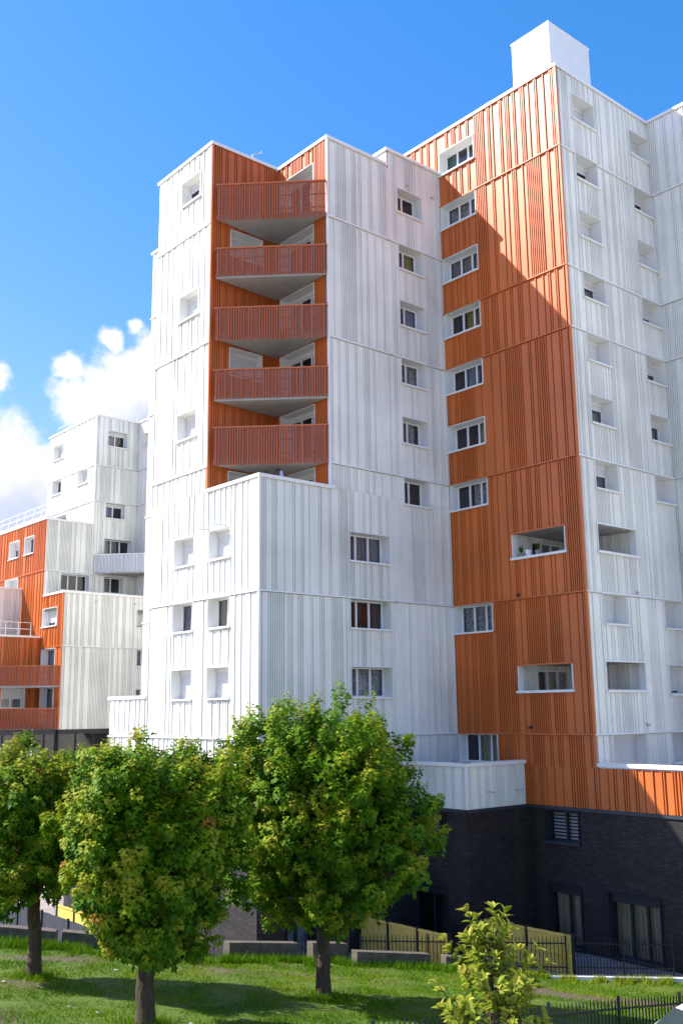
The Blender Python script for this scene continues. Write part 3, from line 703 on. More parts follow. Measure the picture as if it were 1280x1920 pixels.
gO = FX(XA); o3 = [(71.4, 73.29, LV(2.54), LV(3.02)), (68.73, 70.49, LV(2.54), LV(3.02)), (71.33, 73.8, LV(1.2), LV(1.99)), (64.31, 66.70, LV(.52), LV(.99)), (64.34, 66.62, LV(-.93), LV(-.03)), (64.38, 66.54, LV(-1.9), LV(-.98))]
clad(gO, YB, 82, LV(-2), LV(3.36), [J[2]], o3[:3], 'orange', 'trimo', b2, 205); coping(gO, YB, 82, LV(3.36), 'trimw', b2, e1=0, h=.22, back=-.5)
clad(gO, YL, YB, LV(-2), LV(1.33), [J[0]], o3[3:], 'orange', 'trimo', b2, 206); coping(gO, YL, YB - .1, LV(1.33), 'trimw', b2, e1=0)
for o, pn, sh, cu in zip(o3, (2, 2, 2, 2, 2, 2), (.35, 0, .97, .7, 0, 0), ('c_grey', 'c_grey', None, 'c_grey', 'c_grey', 'c_grey')):
    window(gO, o[0], o[1], o[3], o[2], b2, dep=.42, panes=pn, shut=sh, cur=cu, box=sh > 0, sill=o[3] > 4.6)
gL = FY(YL); o4 = [(34.85, 36.2, LV(.54), LV(1)), (34.9, 36.2, LV(-.46), LV(-.02)), (34.9, 36.2, LV(-1.46), LV(-1.02))]
clad(gL, XA, XI, LV(-2), LV(1.33), [J[0]], o4, 'white', 'trimw', b2, 207, .9); coping(gL, XA, XI, LV(1.33), 'trimw', b2, e1=0); corner(XA, YL, LV(-2), LV(1.33), 'trimo', b2)
for o, sh in zip(o4, (.85, 0, 0)): window(gL, o[0], o[1], o[3], o[2], b2, cur='c_lace', shut=sh, box=sh > 0)
gD = FY(YB - .005); o5 = [(26.58, 28.25, LV(-1.49), LV(-.98))]
clad(gD, 20, XA, LV(-2), LV(.28), [], o5, 'orange', 'trimo', b2, 208, 1.2); coping(gD, 20, XA - .1, LV(.28), 'trimw', b2, e1=0); window(gD, o5[0][0], o5[0][1], o5[0][3], o5[0][2], b2, shut=.45, cur='c_grey')
gG = FY(70.52); clad(gG, 20, XA - .06, LV(0), LV(1.63), [], [], 'white', 'trimw', b2, 209, 1.3); coping(gG, 20, XA - .06, LV(1.63), 'trimw', b2, e1=0)
m = MB(); m.box(20, XA - .06, 66.9, 70.5, LV(.05), LV(.1)); m.build('terrace_floor', 'soffit', b2)
rl = MB()
for x in np.arange(20.5, 29.2, .9): rl.tube([(x, 67.1, LV(.3) + ZC), (x, 67.1, LV(.3) + .95 + ZC)], [.022, .022], 6)
for dz in (.5, .95): rl.tube([(20, 67.1, LV(.3) + dz + ZC), (28.6, 67.1, LV(.3) + dz + ZC)], [.022, .022], 6)
rl.build('guard_rail', 'trimw', b2)
balcony((25.6, YB - .02), (XA - .02, YL + .06), (XA - .06, YB - .06), LV(-1) + .01, LV(-.47), LV(-.95), b2, 'perf_o', 'railo', 301)
balcony((25.6, YB - .02), (XA - .02, YL + .06), (XA - .06, YB - .06), LV(-2) + .01, LV(-1.49), LV(-1.98), b2, 'perf_o', 'railo', 302)
balcony((33.04, YB - .02), (XI - .02, 63.3), (XI - .06, YB - .06), LV(2) + .02, LV(2.53), LV(2.04), b2, 'perf_w', 'trimw', 303)
for y0_, z_ in ((YB + .3, LV(3.36) + .3),):
    rl = MB()
    for y in np.arange(67.2, 81, 1.5): rl.tube([(XA + .3, y, z_ + ZC), (XA + .5, y, z_ + 1.0 + ZC)], [.02, .02], 6)
    for dz in (.55, 1.0): rl.tube([(XA + .3 + .2 * dz, 67.2, z_ + dz + ZC), (XA + .3 + .2 * dz, 81, z_ + dz + ZC)], [.02, .02], 6)
    rl.tube([(XA + .5, 67.2, z_ + 1 + ZC), (XM - .1, 67.1, z_ + .95 + ZC)], [.02, .02], 6); rl.tube([(XA + .4, 67.2, z_ + .5 + ZC), (XM - .1, 67.1, z_ + .5 + ZC)], [.02, .02], 6)
    rl.build('guard_rail', 'trimw', b2)
rl = MB()
for x, y in ((XM + .4, YB + .4), (XI, YB + .4), (XM + .4, 74.5), (XM + .4, 70.5)): rl.tube([(x, y, LV(6.4) + ZC), (x, y, LV(6.4) + .75 + ZC)], [.02, .02], 6)
rl.tube([(XM + .4, 74.5, LV(6.4) + .75 + ZC), (XM + .4, YB + .4, LV(6.4) + .75 + ZC), (XI, YB + .4, LV(6.4) + .75 + ZC)], [.02] * 3, 6); rl.build('guard_rail', 'trimw', b2)
for x in (31.6, 34.6):
    m = MB(); z = LV(1.13); m.tube([(x, YL + .02, z + ZC), (x, YL - .4, z - .02 + ZC)], [.035, .035]); m.build('drain_spout', 'grey_pipe', b2)
for poly, z in (([(XM + .1, YB + .1), (46, YB + .1), (46, 75), (XM + .1, 75)], LV(6.3)), ([(XI + .1, 52), (46, 52), (46, YB + .1), (XI + .1, YB + .1)], LV(6.3)), ([(XA + .1, YB + .1), (XM, YB + .1), (XM, 82), (XA + .1, 82)], LV(3.1)), ([(XA + .1, YL + .1), (XI, YL + .1), (XI, YB - .06), (XA + .1, YB - .06)], LV(1.0))):
    m = MB(); m.prism(poly, z - .2, z); m.build('roof', 'roof', b2)
for b in ((46, 46.1, 52, 75, -9, LV(6.3)), (XM + .06, 46, 75.05, 75.1, -9, LV(6.35)), (XI + .06, 46, 51.9, 52, -9, LV(6.3))):
    m = MB(); m.box(*b); m.build('rear_wall', 'white', b2)
# glazed ground floor
zt = LV(-2) - .0; zb = -9.0
for F_, s0, s1, st_ in ((FY(YL - .02), XA + .0, XI, 1.25), (FY(YB - 3.1), 20.0, XA - .05, 1.4)):
    m = MB(F_); m.box(s0, s1, -.3, .04, zt - .3, zt - .01); 
    s = s0
    while s < s1: m.box(s, s + .09, -.12, .02, zb, zt - .3); s += st_
    m.box(s0, s1, -.1, .01, zt - 2.0, zt - 1.92); m.build('shopfront_frame', 'anthr', b2)
    s = s0
    while s + .3 < s1:
        gl = MB(F_); e = min(s + st_, s1); gl.quad(((s + .09, -.06, zt - .3), (e, -.06, zt - .3), (e, -.06, zb), (s + .09, -.06, zb))); gl.build('pane', 'glass', b2); s += st_
    bk = MB(F_); bk.box(s0, s1, -4.0, -3.9, zb, zt); bk.build('interior', 'room', b2)

# ================================================================ THINGS
# --- closed patio umbrella on the corner terrace
u = empty('patio_umbrella', (24.05, 32.0, LV(1.05) + ZC)); ux, uy, uz = u.location
tag(u, 'folded pale blue cantilever parasol behind the white terrace parapet', 'umbrella')
m = MB(); m.tube([(ux - .25, uy + .75, uz), (ux - .25, uy + .75, uz + 1.6), (ux - .18, uy + .55, uz + 2.15), (ux - .05, uy + .2, uz + 2.45), (ux, uy, uz + 2.4)], [.035] * 5); m.build('arm', 'anthr', u, True)
m = MB(); m.tube([(ux, uy, uz + .6), (ux, uy, uz + .9), (ux, uy, uz + 1.7), (ux, uy, uz + 2.15), (ux, uy, uz + 2.38)], [.16, .22, .17, .09, .03], 9); m.build('canopy', 'umb', u)
m = MB(); m.box(ux - .6, ux + .1, uy + .4, uy + 1.1, uz - ZC, uz + .06 - ZC); m.build('base', 'anthr', u)
# --- pots on the loggia sill
zs_ = LV(.60) + .07 + ZC
def pot(x, y, z, r, h, mat, label, plant):
    t = empty('flower_pot', (x, y, z)); tag(t, label, 'pot', 'pots on the orange loggia sill')
    m = MB(); m.tube([(x, y, z), (x, y, z + h * .85), (x, y, z + h * .86), (x, y, z + h)], [r * .75, r, r * 1.12, r * 1.12], 12); m.build('pot', mat, t)
    if plant:
        m = MB()
        for q in range(16):
            a = q * 2.4; b = Vector((x, y, z + h)); e = b + Vector((math.cos(a) * .09, math.sin(a) * .09, .12 + .02 * q)); w = Vector((-math.sin(a), math.cos(a), 0)) * .025; mid = (b + e) / 2 + Vector((math.cos(a) * .03, math.sin(a) * .03, .04))
            i = len(m.v); m.v += [tuple(b), tuple(mid + w), tuple(e), tuple(mid - w)]; m.f.append([i, i + 1, i + 2, i + 3])
        o = m.build('foliage', 'leaf', t); a_ = o.data.attributes.new('tint', 'FLOAT', 'FACE'); a_.data.foreach_set('value', [.1] * len(o.data.polygons))
pot(X2 + .12, 26.62, zs_, .10, .17, 'pot_grey', 'small grey pot with a dark plant at the end of the orange loggia sill', True)
pot(X2 + .12, 26.22, zs_, .14, .27, 'pot_white', 'round white pot on the orange loggia sill', False)
pot(X2 + .2, 25.78, zs_, .13, .22, 'pot_grey', 'dark pot with a plant beside the white pot on the loggia sill', True)

# --- concrete blocks along the top of the bank
def block(p0, p1, h, label, th=.38):
    a = Vector(p0); b = Vector(p1); z = min(gxy(*p0), gxy(*p1)); z1 = max(gxy(*p0), gxy(*p1)) + h
    d = (b - a); ln = d.length; d.normalize(); n = Vector((d.y, -d.x))
    F = Face(p0, tuple(d), tuple(n)); m = MB(F); za, zb = gxy(*p0) + h, gxy(*p1) + h
    m.box(0, ln, -th, 0, z - .5, z1)
    m.v = [(v[0], v[1], (za if k in (4, 7) else zb) + ZC) if k > 3 else v for k, v in enumerate(m.v)]
    o = m.build('concrete_block', 'concrete'); bv = o.modifiers.new('bevel', 'BEVEL'); bv.width = .02; bv.segments = 2
    tag(o, label, 'block', 'concrete blocks along the top of the lawn')
block((18.26, 26.91), (20.80, 26.74), .50, 'long weathered concrete block left of the middle tree trunk')
block((21.14, 26.44), (22.46, 26.28), .56, 'short concrete block directly behind the middle tree trunk')
block((22.21, 25.52), (25.02, 25.03), .44, 'long concrete block right of the middle tree trunk, before the wooden fence')
block((16.9, 27.95), (18.0, 27.75), .45, 'concrete block half hidden behind the right side of the front tree')
block((14.03, 29.56), (15.9, 28.4), .42, 'concrete block between the left trunk and the front tree')
block((11.2, 31.5), (13.86, 29.6), .42, 'concrete block at the left edge behind the left tree trunk')
block((25.6, 24.9), (27.2, 24.4), .40, 'concrete block behind the leafy sapling')

# --- fences
def bar_fence(p0, p1, h, step, label, name='metal_fence', zf=None, post=2.4, spike=.16, rails=(.22, .85), bt=.010, follow=True, zoff=0):
    a = Vector(p0); b = Vector(p1); ln = (b - a).length; d = (b - a).normalized()
    zf = zf or (lambda x, y: gxy(x, y)); t = empty(name, (p0[0], p0[1], zf(*p0) + ZC)); tag(t, label, 'fence')
    F = Face(p0, tuple(d), (d.y, -d.x))
    nseg = max(1, round(ln / post)); sg = ln / nseg
    zz = lambda s: zf(*(a + d * s)) + zoff
    for i in range(nseg + 1):
        s = i * sg; m = MB(F); m.box(s - .028, s + .028, -.028, .028, zz(s) - .2, zz(s) + h + .08); m.build('post', 'steel', t)
    for i in range(nseg):
        for r in rails:
            s0, s1 = i * sg + .028, (i + 1) * sg - .028; m = MB(F); i0 = len(m.v)
            for s in (s0, s1):
                for n, dz in ((-.018, -.02), (.018, -.02), (.018, .02), (-.018, .02)): m.v.append(F.p(s, n, zz(s) + h * r + dz))
            m.f = [[0, 1, 5, 4], [1, 2, 6, 5], [2, 3, 7, 6], [3, 0, 4, 7]]; m.build('rail', 'steel', t)
    src = None; k = 0; s = step
    while s < ln:
        x, y = a + d * s
        if src is None:
            m = MB(); m.box(-bt, bt, -bt, bt, 0 - ZC, h - .08 - .05 - ZC); i0 = len(m.v)
            m.v += [(-bt, -bt, h - .13), (bt, -bt, h - .13), (bt, bt, h - .13), (-bt, bt, h - .13), (0, 0, h - .02)]
            m.f += [[i0, i0 + 1, i0 + 4], [i0 + 1, i0 + 2, i0 + 4], [i0 + 2, i0 + 3, i0 + 4], [i0 + 3, i0, i0 + 4]]
            src = m.build('bar', 'steel'); src.location = (x, y, zz(s) + .09 + ZC); put(src, t)
        else: share(src, 'bar', t, (x, y, zz(s) + .09 + ZC))
        s += step
    return t
flat = lambda x, y: -9.0
bar_fence((31.95, 20.35), (29.70, 22.75), 1.22, .11, 'black metal bar fence in front of the brown patio, right of the wooden fence', zf=flat, post=1.5)
bar_fence((29.50, 22.95), (24.6, 28.1), 1.22, .13, 'black metal bar fence crossing in front of the two wooden garden fences', zf=flat, post=2.3)
bar_fence((24.2, 28.3), (19.2, 29.6), 1.22, .13, 'black metal bar fence behind the concrete blocks', zf=flat, post=2.5)
bar_fence((26.0, 14.85), (10.6, 14.7), 1.06, .135, 'black metal bar fence along the bottom of the lawn beside the car', post=2.5, bt=.012, rails=(.12, .82))
# dark board palisade at the far left and timber screens
def plank_fence(xc, y0, y1, z0, z1, mat, label, w=.095, gap=.012, posts=True, name='wooden_fence', post_step=1.8, rail=True):
    t = empty(name, (xc, y0, z0 + ZC)); tag(t, label, 'fence'); src = None; y = y0 + .03
    while y + w < y1:
        if src is None:
            m = MB(); m.box(-.011, .011, 0, w, 0 - ZC, z1 - z0 - .03 - ZC); m.box(-.008, .008, .012, w - .012, z1 - z0 - .03 - ZC, z1 - z0 - ZC)
            src = m.build('board', mat); src.location = (xc, y, z0 + ZC); put(src, t)
        else:
            share(src, 'board', t, (xc + random.uniform(-.004, .004), y, z0 + ZC + random.uniform(-.012, .012)))
        y += w + gap
    if posts:
        q = y0
        while q <= y1 + .01:
            m = MB(); m.box(xc - .06, xc + .02, q - .04, q + .04, z0 - .1, z1 + .06); m.build('post', 'steel', t); q += (y1 - y0) / max(1, round((y1 - y0) / post_step))
    if rail:
        for f_ in (.47, .96):
            m = MB(); m.box(xc - .05, xc - .0115, y0 + .05, y1 - .05, z0 + (z1 - z0) * f_ - .03, z0 + (z1 - z0) * f_ + .03); m.build('rail', mat, t)
plank_fence(29.62, 22.72, 26.76, -8.98, -7.68, 'wood', 'pale wooden garden fence running out from the brick corner on the right', .045, .012)
plank_fence(26.65, 25.75, 30.4, -8.98, -7.70, 'wood', 'pale wooden garden fence behind the concrete block, left of the sapling', .045, .012)
plank_fence(21.0, 41.3, 44.8, -9.6, -8.45, 'wood', 'short wooden fence seen between the left tree and the front tree', .06, .012)
plank_fence(18.3, 35.6, 50, -9.0, -7.82, 'dark_trim', 'dark grey board fence at the far left behind the left tree trunk', .14, .02, name='board_fence', post_step=2.4, rail=False)
# kerb of the patio
F_ = Face((32.2, 20.0), tuple((Vector((29.0, 23.42)) - Vector((32.2, 20.0))).normalized()), tuple((Vector((-.745, -.667)))))
m = MB(F_); m.box(-3, 5.0, .16, .38, -9.3, -8.93); tag(m.build('kerb', 'kerb'), kind='structure')

# --- trees
def maple(base, cc, rx, ru, rd, tr, seed, nsh, label, lean=(0, 0), warm=.0):
    r = np.random.default_rng(seed); rd_ = random.Random(seed)
    t = empty('maple_tree', (base[0], base[1], base[2] + ZC)); tag(t, label, 'tree', 'round-headed maples on the lawn')
    B = Vector((base[0], base[1], base[2] + ZC)); C = Vector((cc[0], cc[1], cc[2] + ZC))
    fork = Vector((C.x * .2 + B.x * .8, C.y * .2 + B.y * .8, C.z - rd * .80))
    pts = []; rad = []
    for k in range(9):
        q = k / 8; p = B.lerp(fork, q) + Vector((mnoise.noise(Vector((seed, q * 3, 0))), mnoise.noise(Vector((seed, q * 3, 9))), 0)) * .05 * (q > 0)
        if k == 0: p.z -= .15
        pts.append(p); rad.append(tr * (1.28 - .9 * q if q < .15 else 1.12 - .22 * q))
    m = MB(); m.tube(pts, rad, 14); tk = m.build('trunk', 'bark', t, True)
    for k in range(11):
        a = 2.4 * k + seed; e = rd_.uniform(.15, 1.2); ln = rd_.uniform(.5, .8)
        tip = C + Vector((math.cos(a) * math.cos(e) * rx * ln, math.sin(a) * math.cos(e) * rx * ln, (math.sin(e) - .35) * ru * ln))
        mid = fork.lerp(tip, .45) + Vector((0, 0, -.15)); s0 = fork - Vector((0, 0, .15 * (k % 3)))
        m = MB(); m.tube([s0, mid, tip], [tr * .42, tr * .25, .02], 7); m.build('limb', 'bark', t, True)
    # leafy shoots through the crown
    lv = []; lf = []; tint = []
    lump = [(Vector((rd_.gauss(0, 1), rd_.gauss(0, 1), rd_.gauss(0, 1))).normalized(), rd_.uniform(-.20, .17)) for _ in range(34)]
    shape = np.array([(0, 0), (-.34, .18), (-.52, .52), (-.22, .50), (-.12, .66), (0, 1.0), (.12, .66), (.22, .50), (.52, .52), (.34, .18)]) 
    for sidx in range(nsh):
        while True:
            dv = Vector((rd_.gauss(0, 1), rd_.gauss(0, 1), rd_.gauss(0, 1))).normalized()
            if dv.z > -.93: break
        bump = 1.0 + sum(w * max(0, dv.dot(q) - .80) / .20 for q, w in lump)
        if dv.z >= 0:
            hh = max(1e-3, math.hypot(dv.x, dv.y)); wdt = (1 - dv.z ** 2.7) ** (1 / 2.7); ext = Vector((dv.x / hh * rx * wdt, dv.y / hh * rx * wdt, dv.z * ru))
        else:
            h = -dv.z; wdt = (1 - h ** 2.1) ** .65; hh = max(1e-3, math.hypot(dv.x, dv.y)); ext = Vector((dv.x / hh * rx * wdt, dv.y / hh * rx * wdt, -h * rd))
        depth = 1 - rd_.random() ** 1.7 * .52
        tip = C + ext * bump * depth
        cl = mnoise.noise(tip * 1.05 + Vector((seed * 7, 0, 0)))
        if depth > .80 and cl < -.10 and rd_.random() < .85: tip = C + ext * bump * rd_.uniform(.55, .78)      # hollows between the clumps
        if depth > .93 and dv.z > .15 and rd_.random() < .36: tip += Vector((dv.x * .1, dv.y * .1, rd_.uniform(.12, .55)))   # leaders poke out
        ax = (Vector((dv.x, dv.y, dv.z * .6 + .55)) + Vector((rd_.gauss(0, .3), rd_.gauss(0, .3), rd_.gauss(0, .2)))).normalized()
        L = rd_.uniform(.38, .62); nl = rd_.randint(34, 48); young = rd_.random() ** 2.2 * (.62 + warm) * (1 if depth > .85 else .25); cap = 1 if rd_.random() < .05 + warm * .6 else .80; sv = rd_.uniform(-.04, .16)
        side = ax.orthogonal().normalized(); up2 = ax.cross(side)
        for j in range(nl):
            f = j / nl; ang = j * 2.4 + rd_.uniform(-.5, .5); rad_ = (.03 + .155 * f ** .7) * rd_.uniform(.5, 1.2)
            ro = side * math.cos(ang) + up2 * math.sin(ang)
            p = tip - ax * (f * L) + ro * rad_
            size = (.068 + .075 * min(1, f * 1.8)) * rd_.uniform(.75, 1.25)
            # blade hangs outwards and a little down
            dirv = (ro * .8 + dv * .5 + Vector((0, 0, -.55 - .3 * rd_.random()))).normalized()
            nrm = (ro * .25 + dv * .5 + Vector((rd_.gauss(0, .35), rd_.gauss(0, .35), .75))); nrm = (nrm - dirv * nrm.dot(dirv)).normalized(); sd = dirv.cross(nrm)
            fold = rd_.uniform(.05, .28); i0 = len(lv)
            for a, b in shape:
                q = p + sd * (a * size * 1.15) + dirv * (b * size) + nrm * (abs(a) * fold * size - .12 * b * b * size); lv.append((q.x, q.y, q.z))
            lf += [(i0, i0 + 1, i0 + 2, i0 + 3, i0 + 4, i0 + 5), (i0, i0 + 5, i0 + 6, i0 + 7, i0 + 8, i0 + 9)]
            tv = max(0, min(cap, young * (1 - f * .75) + .14 * rd_.random() + .36 * (1 - f) ** 1.5 + .40 * max(0, cl) + sv)); tint += [tv, tv]  # young tips yellower; crown shade tinted in too, inner leaves darker
    me = bpy.data.meshes.new('crown'); me.from_pydata(lv, [], lf); me.materials.append(M['leaf'])
    a_ = me.attributes.new('tint', 'FLOAT', 'FACE'); a_.data.foreach_set('value', tint)
    o = bpy.data.objects.new('crown', me); COL.objects.link(o); put(o, t)
    return t
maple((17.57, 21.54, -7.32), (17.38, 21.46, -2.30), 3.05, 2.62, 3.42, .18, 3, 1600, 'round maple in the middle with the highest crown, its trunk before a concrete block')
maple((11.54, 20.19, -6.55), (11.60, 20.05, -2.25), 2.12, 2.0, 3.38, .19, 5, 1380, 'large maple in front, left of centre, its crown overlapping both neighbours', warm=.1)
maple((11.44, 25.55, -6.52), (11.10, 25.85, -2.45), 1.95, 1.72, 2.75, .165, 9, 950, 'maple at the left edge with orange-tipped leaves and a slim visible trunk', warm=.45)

# --- leafy sapling in the foreground
def sapling():
    bx, by = 9.74, 8.73; bz = gxy(bx, by) + ZC; rd_ = random.Random(4)
    t = empty('magnolia_sapling', (bx, by, bz)); tag(t, 'yellow-green leafy sapling in the foreground with pinkish young leaves', 'shrub')
    top = ZC - 2.42; anchors = []
    m = MB(); m.tube([(bx, by, bz - .1), (bx + .03, by, bz + 1.5), (bx, by + .02, bz + 2.8), (bx + .06, by - .04, top)], [.04, .032, .02, .006], 8); m.build('stem', 'twig', t, True)
    for k in range(104):
        f = rd_.random() ** .75; z0 = top - .3 - f * 1.9; a = k * 2.4; ln = (.11 + .52 * min(1, (top - z0) / 1.35)) * rd_.uniform(.55, 1.15)
        e = Vector((bx + math.cos(a) * ln, by + math.sin(a) * ln, z0 + ln * rd_.uniform(.6, 1.25))); s = Vector((bx, by, z0)); mid = s.lerp(e, .5) + Vector((0, 0, -.06))
        m = MB(); m.tube([s, mid, e], [.013, .009, .004], 5); m.build('branch', 'twig', t)
        for q in range(5): anchors.append((s.lerp(mid, q / 5) if False else mid.lerp(e, q / 4), (e - mid).normalized(), q / 4))
    for q in range(10): anchors.append((Vector((bx + .05, by - .03, top - q * .07)), Vector((0, 0, 1)), 1 - q / 12))
    leaves = []
    for tv in (0, .2, .35, .5, .6, .75, .9, 1.0):
        v = []; f = []; n = 5
        for k in range(n + 1):
            b = k / n; w = .5 * math.sin(math.pi * b ** .85) ** .8 * .58 if 0 < b < 1 else 0.004
            dz = -.22 * b * b
            v += [(-w, b, dz + abs(w) * .45), (0, b, dz), (w, b, dz + abs(w) * .45)]
        for k in range(n): i = 3 * k; f += [(i, i + 1, i + 4, i + 3), (i + 1, i + 2, i + 5, i + 4)]
        me = bpy.data.meshes.new('leaf'); me.from_pydata(v, [], f); me.materials.append(M['shrubleaf']); me.polygons.foreach_set('use_smooth', [True] * len(f))
        a_ = me.attributes.new('tint', 'FLOAT', 'FACE'); a_.data.foreach_set('value', [tv] * len(f)); leaves.append(me)
    cnt = 0; rest = []
    items = []
    for p, ax, f in anchors:
        for q in range(6 if f > .9 else 4): items.append((p, ax, f, q))
    rd_.shuffle(items)
    for p, ax, f, q in items:
        a = rd_.uniform(0, 6.3); o1 = ax.orthogonal().normalized(); o2 = ax.cross(o1); ro = o1 * math.cos(a) + o2 * math.sin(a)
        d = (ro * .8 + ax * (.35 + .5 * f) + Vector((0, 0, .15))).normalized(); up_ = (ax * .8 + Vector((rd_.gauss(0, .3), rd_.gauss(0, .3), .7))); up_ = (up_ - d * up_.dot(d)).normalized(); sd = d.cross(up_)
        s = rd_.uniform(.085, .155); j = min(7 if f > .9 and rd_.random() < .3 else 5, int((f * .35 + rd_.random() * .6) * 7))
        mat = Matrix(((sd.x * s, d.x * s, up_.x * s, p.x), (sd.y * s, d.y * s, up_.y * s, p.y), (sd.z * s, d.z * s, up_.z * s, p.z), (0, 0, 0, 1)))
        if cnt < 290:
            o = bpy.data.objects.new('leaf', leaves[j]); COL.objects.link(o); o.parent = t; o.matrix_parent_inverse = Matrix.Translation(-t.location); o.matrix_basis = mat; cnt += 1
        else: rest.append((mat, j))
    v = []; f = []; tn = []
    for mat, j in rest:
        i0 = len(v); me = leaves[j]; v += [tuple(mat @ q.co) for q in me.vertices]; f += [[i0 + k for k in q.vertices] for q in me.polygons]; tn += [(0, .2, .35, .5, .6, .75, .9, 1.0)[j]] * len(me.polygons)
    if v:
        me = bpy.data.meshes.new('foliage'); me.from_pydata(v, [], f); me.materials.append(M['shrubleaf']); a_ = me.attributes.new('tint', 'FLOAT', 'FACE'); a_.data.foreach_set('value', tn)
        o = bpy.data.objects.new('foliage', me); COL.objects.link(o); put(o, t); o['kind'] = 'stuff'
sapling()

# --- grass
def blades(name, label, pts, hgt, tints, wid, mat='grass', lean=.5):
    n = len(pts); P = np.asarray(pts); a = rng.uniform(0, 2 * np.pi, n); h = np.asarray(hgt); w = wid * rng.uniform(.7, 1.3, n)
    dx, dy = np.cos(a), np.sin(a); ln = lean * h * rng.uniform(.2, 1.2, n); b = rng.uniform(0, 2 * np.pi, n)
    V = np.empty((n, 3, 3)); V[:, 0] = P + np.stack((dx * w, dy * w, np.zeros(n) - .01), 1); V[:, 1] = P - np.stack((dx * w, dy * w, np.zeros(n) + .01), 1)
    V[:, 2] = P + np.stack((np.cos(b) * ln, np.sin(b) * ln, h), 1)
    me = bpy.data.meshes.new(name); me.vertices.add(3 * n); me.vertices.foreach_set('co', V.reshape(-1)); me.loops.add(3 * n); me.loops.foreach_set('vertex_index', np.arange(3 * n, dtype=np.int32))
    me.polygons.add(n); me.polygons.foreach_set('loop_start', np.arange(0, 3 * n, 3, dtype=np.int32)); me.polygons.foreach_set('loop_total', np.full(n, 3, dtype=np.int32)); me.update(calc_edges=True)
    me.materials.append(M[mat]); a_ = me.attributes.new('tint', 'FLOAT', 'FACE'); a_.data.foreach_set('value', np.clip(np.asarray(tints, dtype=np.float32), 0, 1))
    o = bpy.data.objects.new(name, me); COL.objects.link(o); tag(o, label, name, kind='stuff'); return o
pts = []; hs = []; tn = []
n_try = 260000
D = np.sqrt(rng.uniform(15.5 ** 2, 36.3 ** 2, n_try)); Lr = rng.uniform(-.40, .40, n_try) * D
for d, l in zip(D, Lr):
    if d > edge(l) - .05: continue
    x, y = dl2xy(d, l); b = bare_at(x, y)
    if b > .42 + rng.random() * .35: continue
    c = mnoise.noise(Vector((x * 1.3, y * 1.3, 0)))
    pts.append((x, y, float(gz(d, l)) + ZC)); hs.append((.032 + .045 * max(0, c + .3)) * rng.uniform(.6, 1.5)); tn.append(.38 + .45 * mnoise.noise(Vector((x * .5, y * .5, 4))) + .5 * max(0, b - .1) + rng.uniform(-.2, .25))
blades('grass', 'short patchy green grass growing over the sloping lawn', pts, hs, tn, .009)
pts = []; hs = []; tn = []
for _ in range(17000):                                        # long grass at the foot of the blocks
    l = rng.uniform(-11, 4.6); d = edge(l) - abs(rng.normal(0, .55)) - .35; x, y = dl2xy(d, l)
    if mnoise.noise(Vector((x * 1.1, y * 1.1, 8))) < -.12: continue
    pts.append((x, y, gxy(x, y) + ZC)); hs.append(rng.uniform(.10, .30)); tn.append(rng.uniform(.05, .55))
for _ in range(9000):                                         # weeds along the kerb
    l = rng.uniform(4.4, 13); d = edge(l) - abs(rng.normal(0, .30)) - .05; x, y = dl2xy(d, l)
    if mnoise.noise(Vector((x * 1.6, y * 1.6, 3))) < -.05: continue
    pts.append((x, y, gxy(x, y) + ZC)); hs.append(rng.uniform(.08, .26)); tn.append(rng.uniform(.55, .95))
for _ in range(9000):                                         # rank growth along the lower fence
    s = rng.random(); x = 26.6 - 14.6 * s; y = 14.7 + rng.normal(.1, .5)
    if mnoise.noise(Vector((x * 1.2, y * 1.2, 6))) < .0: continue
    pts.append((x, y, gxy(x, y) + ZC)); hs.append(rng.uniform(.12, .42)); tn.append(rng.uniform(.0, .45))
for cx, cy in ((11.5, 25.5), (17.6, 21.5), (11.6, 20.2)):
    for _ in range(700):
        a = rng.uniform(0, 6.3); q = abs(rng.normal(0, .35)) + .15; x, y = cx + math.cos(a) * q, cy + math.sin(a) * q; pts.append((x, y, gxy(x, y) + ZC)); hs.append(rng.uniform(.08, .22)); tn.append(rng.uniform(.2, .7))
blades('weeds', 'long grass and weeds along the blocks, kerb and fence', pts, hs, tn, .012, lean=.7)

# --- litter on the lawn
def litter(x, y, s, label):
    z = gxy(x, y) + ZC + .03; m = MB(); n = 7; i0 = 0; rd_ = random.Random(int(x * 100))
    m.v = [(x, y, z + s * .25)]
    for k in range(n):
        a = 2 * math.pi * k / n; r = s * rd_.uniform(.6, 1.1); m.v.append((x + math.cos(a) * r, y + math.sin(a) * r, z + rd_.uniform(0, s * .35)))
    m.f = [[0, 1 + k, 1 + (k + 1) % n] for k in range(n)]; o = m.build('litter_scrap', 'paper'); sm = o.modifiers.new('solid', 'SOLIDIFY'); sm.thickness = .006
    tag(o, label, 'litter', 'litter on the lawn')
def lit_at(d, l, s, label): x, y = dl2xy(d, l); litter(x, y, s, label)
lit_at(28.6, -6.2, .07, 'white scrap of litter between the left trunk and the front tree')
lit_at(25.8, -8.3, .07, 'white scrap of litter at the left edge of the lawn')
lit_at(23.9, -6.2, .05, 'small pale scrap of litter left of the front trunk')
lit_at(23.6, -5.5, .055, 'crumpled pale scrap nearest the front trunk on its left')
lit_at(23.3, -3.4, .06, 'pale scrap of litter just right of the front trunk')

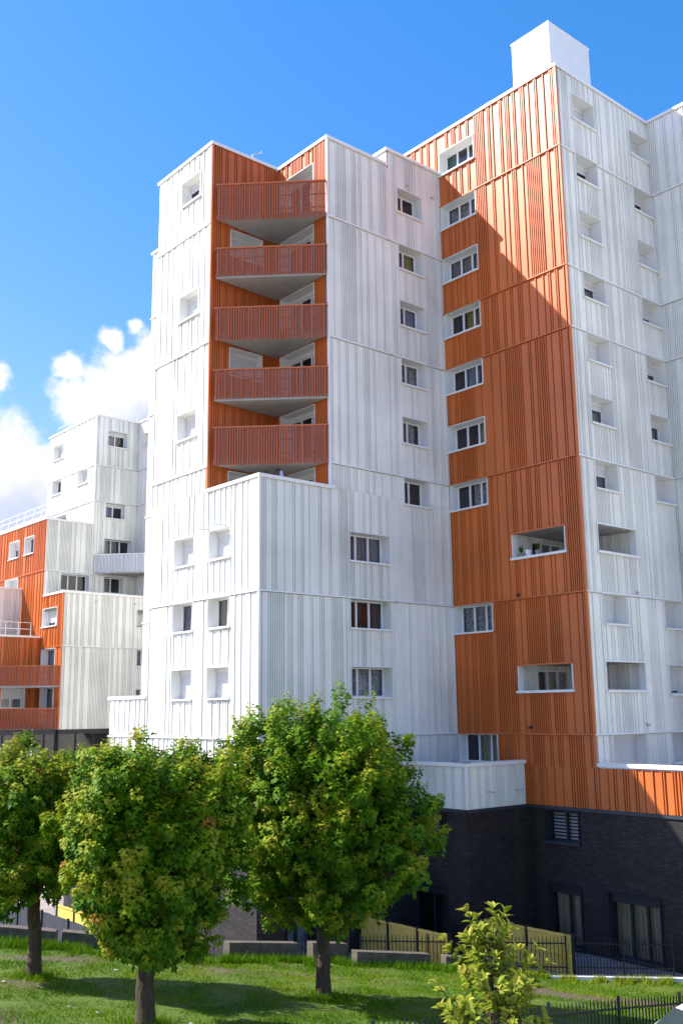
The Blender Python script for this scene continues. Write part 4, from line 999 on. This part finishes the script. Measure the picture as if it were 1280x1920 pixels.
# --- parked car at the lower right
def car():
    cx, cy = 22.25 * FH[0] + 7.6 * RH[0], 22.25 * FH[1] + 7.6 * RH[1]
    gzc = gxy(cx, cy) + ZC
    t = empty('parked_car', (cx, cy, gzc)); tag(t, 'pale silver car at the lower right corner, only its roof and side glass in view', 'car')
    body = plain('silver_car_paint', (.72, .73, .75), .25, .0, .02, spec=.7); glass = plain('tinted_car_glass', (.02, .035, .035), .05, 0, .1, spec=.8); rub = plain('black_rubber', (.015, .015, .015), .7)
    ax = Vector((RH[0], RH[1])) * .93 + Vector((FH[0], FH[1])) * .45; ax.normalize(); sd = Vector((ax.y, -ax.x))     # nose points to the left of the picture
    def P(u, w, z): return (cx + ax.x * u + sd.x * w, cy + ax.y * u + sd.y * w, gzc + z)
    prof = [(-2.1, .45), (-2.08, .72), (-1.75, .86), (-1.15, .93), (-.45, 1.34), (-.1, 1.45), (.5, 1.50), (1.1, 1.47), (1.6, 1.36), (1.95, 1.0), (2.08, .8), (2.08, .4)]
    def hw(z): return .88 if z < .95 else .88 - (z - .95) * .42
    m = MB(); n = len(prof)
    for sgn in (-1, 1): m.v += [P(u, sgn * hw(z), z) for u, z in prof]
    for k in range(n - 1): m.f.append([k, k + 1, n + k + 1, n + k])
    m.f.append([n - 1, 0, n, 2 * n - 1]); m.f.append(list(range(n))[::-1]); m.f.append([n + k for k in range(n)])
    o = m.build('body', body, t); bv = o.modifiers.new('bevel', 'BEVEL'); bv.width = .06; bv.segments = 3; bv.limit_method = 'ANGLE'; bv.angle_limit = math.radians(20)
    for p in o.data.polygons: p.use_smooth = True
    for sgn in (-1, 1):
        w = lambda z: sgn * (hw(z) + .012)
        for poly in ([(-.98, .98), (-.42, 1.30), (-.08, 1.385), (.28, 1.41), (.28, .98)], [(.36, .98), (.36, 1.41), (1.05, 1.395), (1.5, 1.29), (1.72, 1.0)]):
            m = MB(); m.v = [P(u, w(z), z) for u, z in poly]; m.f = [list(range(len(poly)))]; m.build('side_window', glass, t)
        for u in (-1.35, 1.35):
            m = MB(); m.tube([P(u, sgn * .72, .32), P(u, sgn * .90, .32)], [.32, .32], 18); wh = m.build('wheel', rub, t)
            m = MB(); m.tube([P(u, sgn * .895, .32), P(u, sgn * .912, .32)], [.2, .2], 14); m.build('rim', 'grey_pipe', wh)
        m = MB(); m.box(0, .0, 0, 0, 0, 0); m.v = []; m.f = []; m.tube([P(-1.0, sgn * .90, .90), P(-.9, sgn * .98, .92)], [.09, .07], 8); m.build('wing_mirror', body, t)
    for a, b in (((-1.13, .965), (-.47, 1.355)), ((1.63, 1.37), (1.93, 1.04))):
        m = MB(); off = .018
        m.v = [P(a[0] - off * (1 if a[0] < 0 else -1), -.74, a[1] + off), P(a[0] - off * (1 if a[0] < 0 else -1), .74, a[1] + off), P(b[0] - off * (1 if a[0] < 0 else -1), .64, b[1] + off), P(b[0] - off * (1 if a[0] < 0 else -1), -.64, b[1] + off)]; m.f = [[0, 1, 2, 3]]
        m.build('windscreen', glass, t)
    for sgn in (-1, 1):
        m = MB(); m.tube([P(-2.02, sgn * .62, .72), P(-2.10, sgn * .62, .70)], [.14, .12], 10); m.build('headlight', 'glass', t)
car()
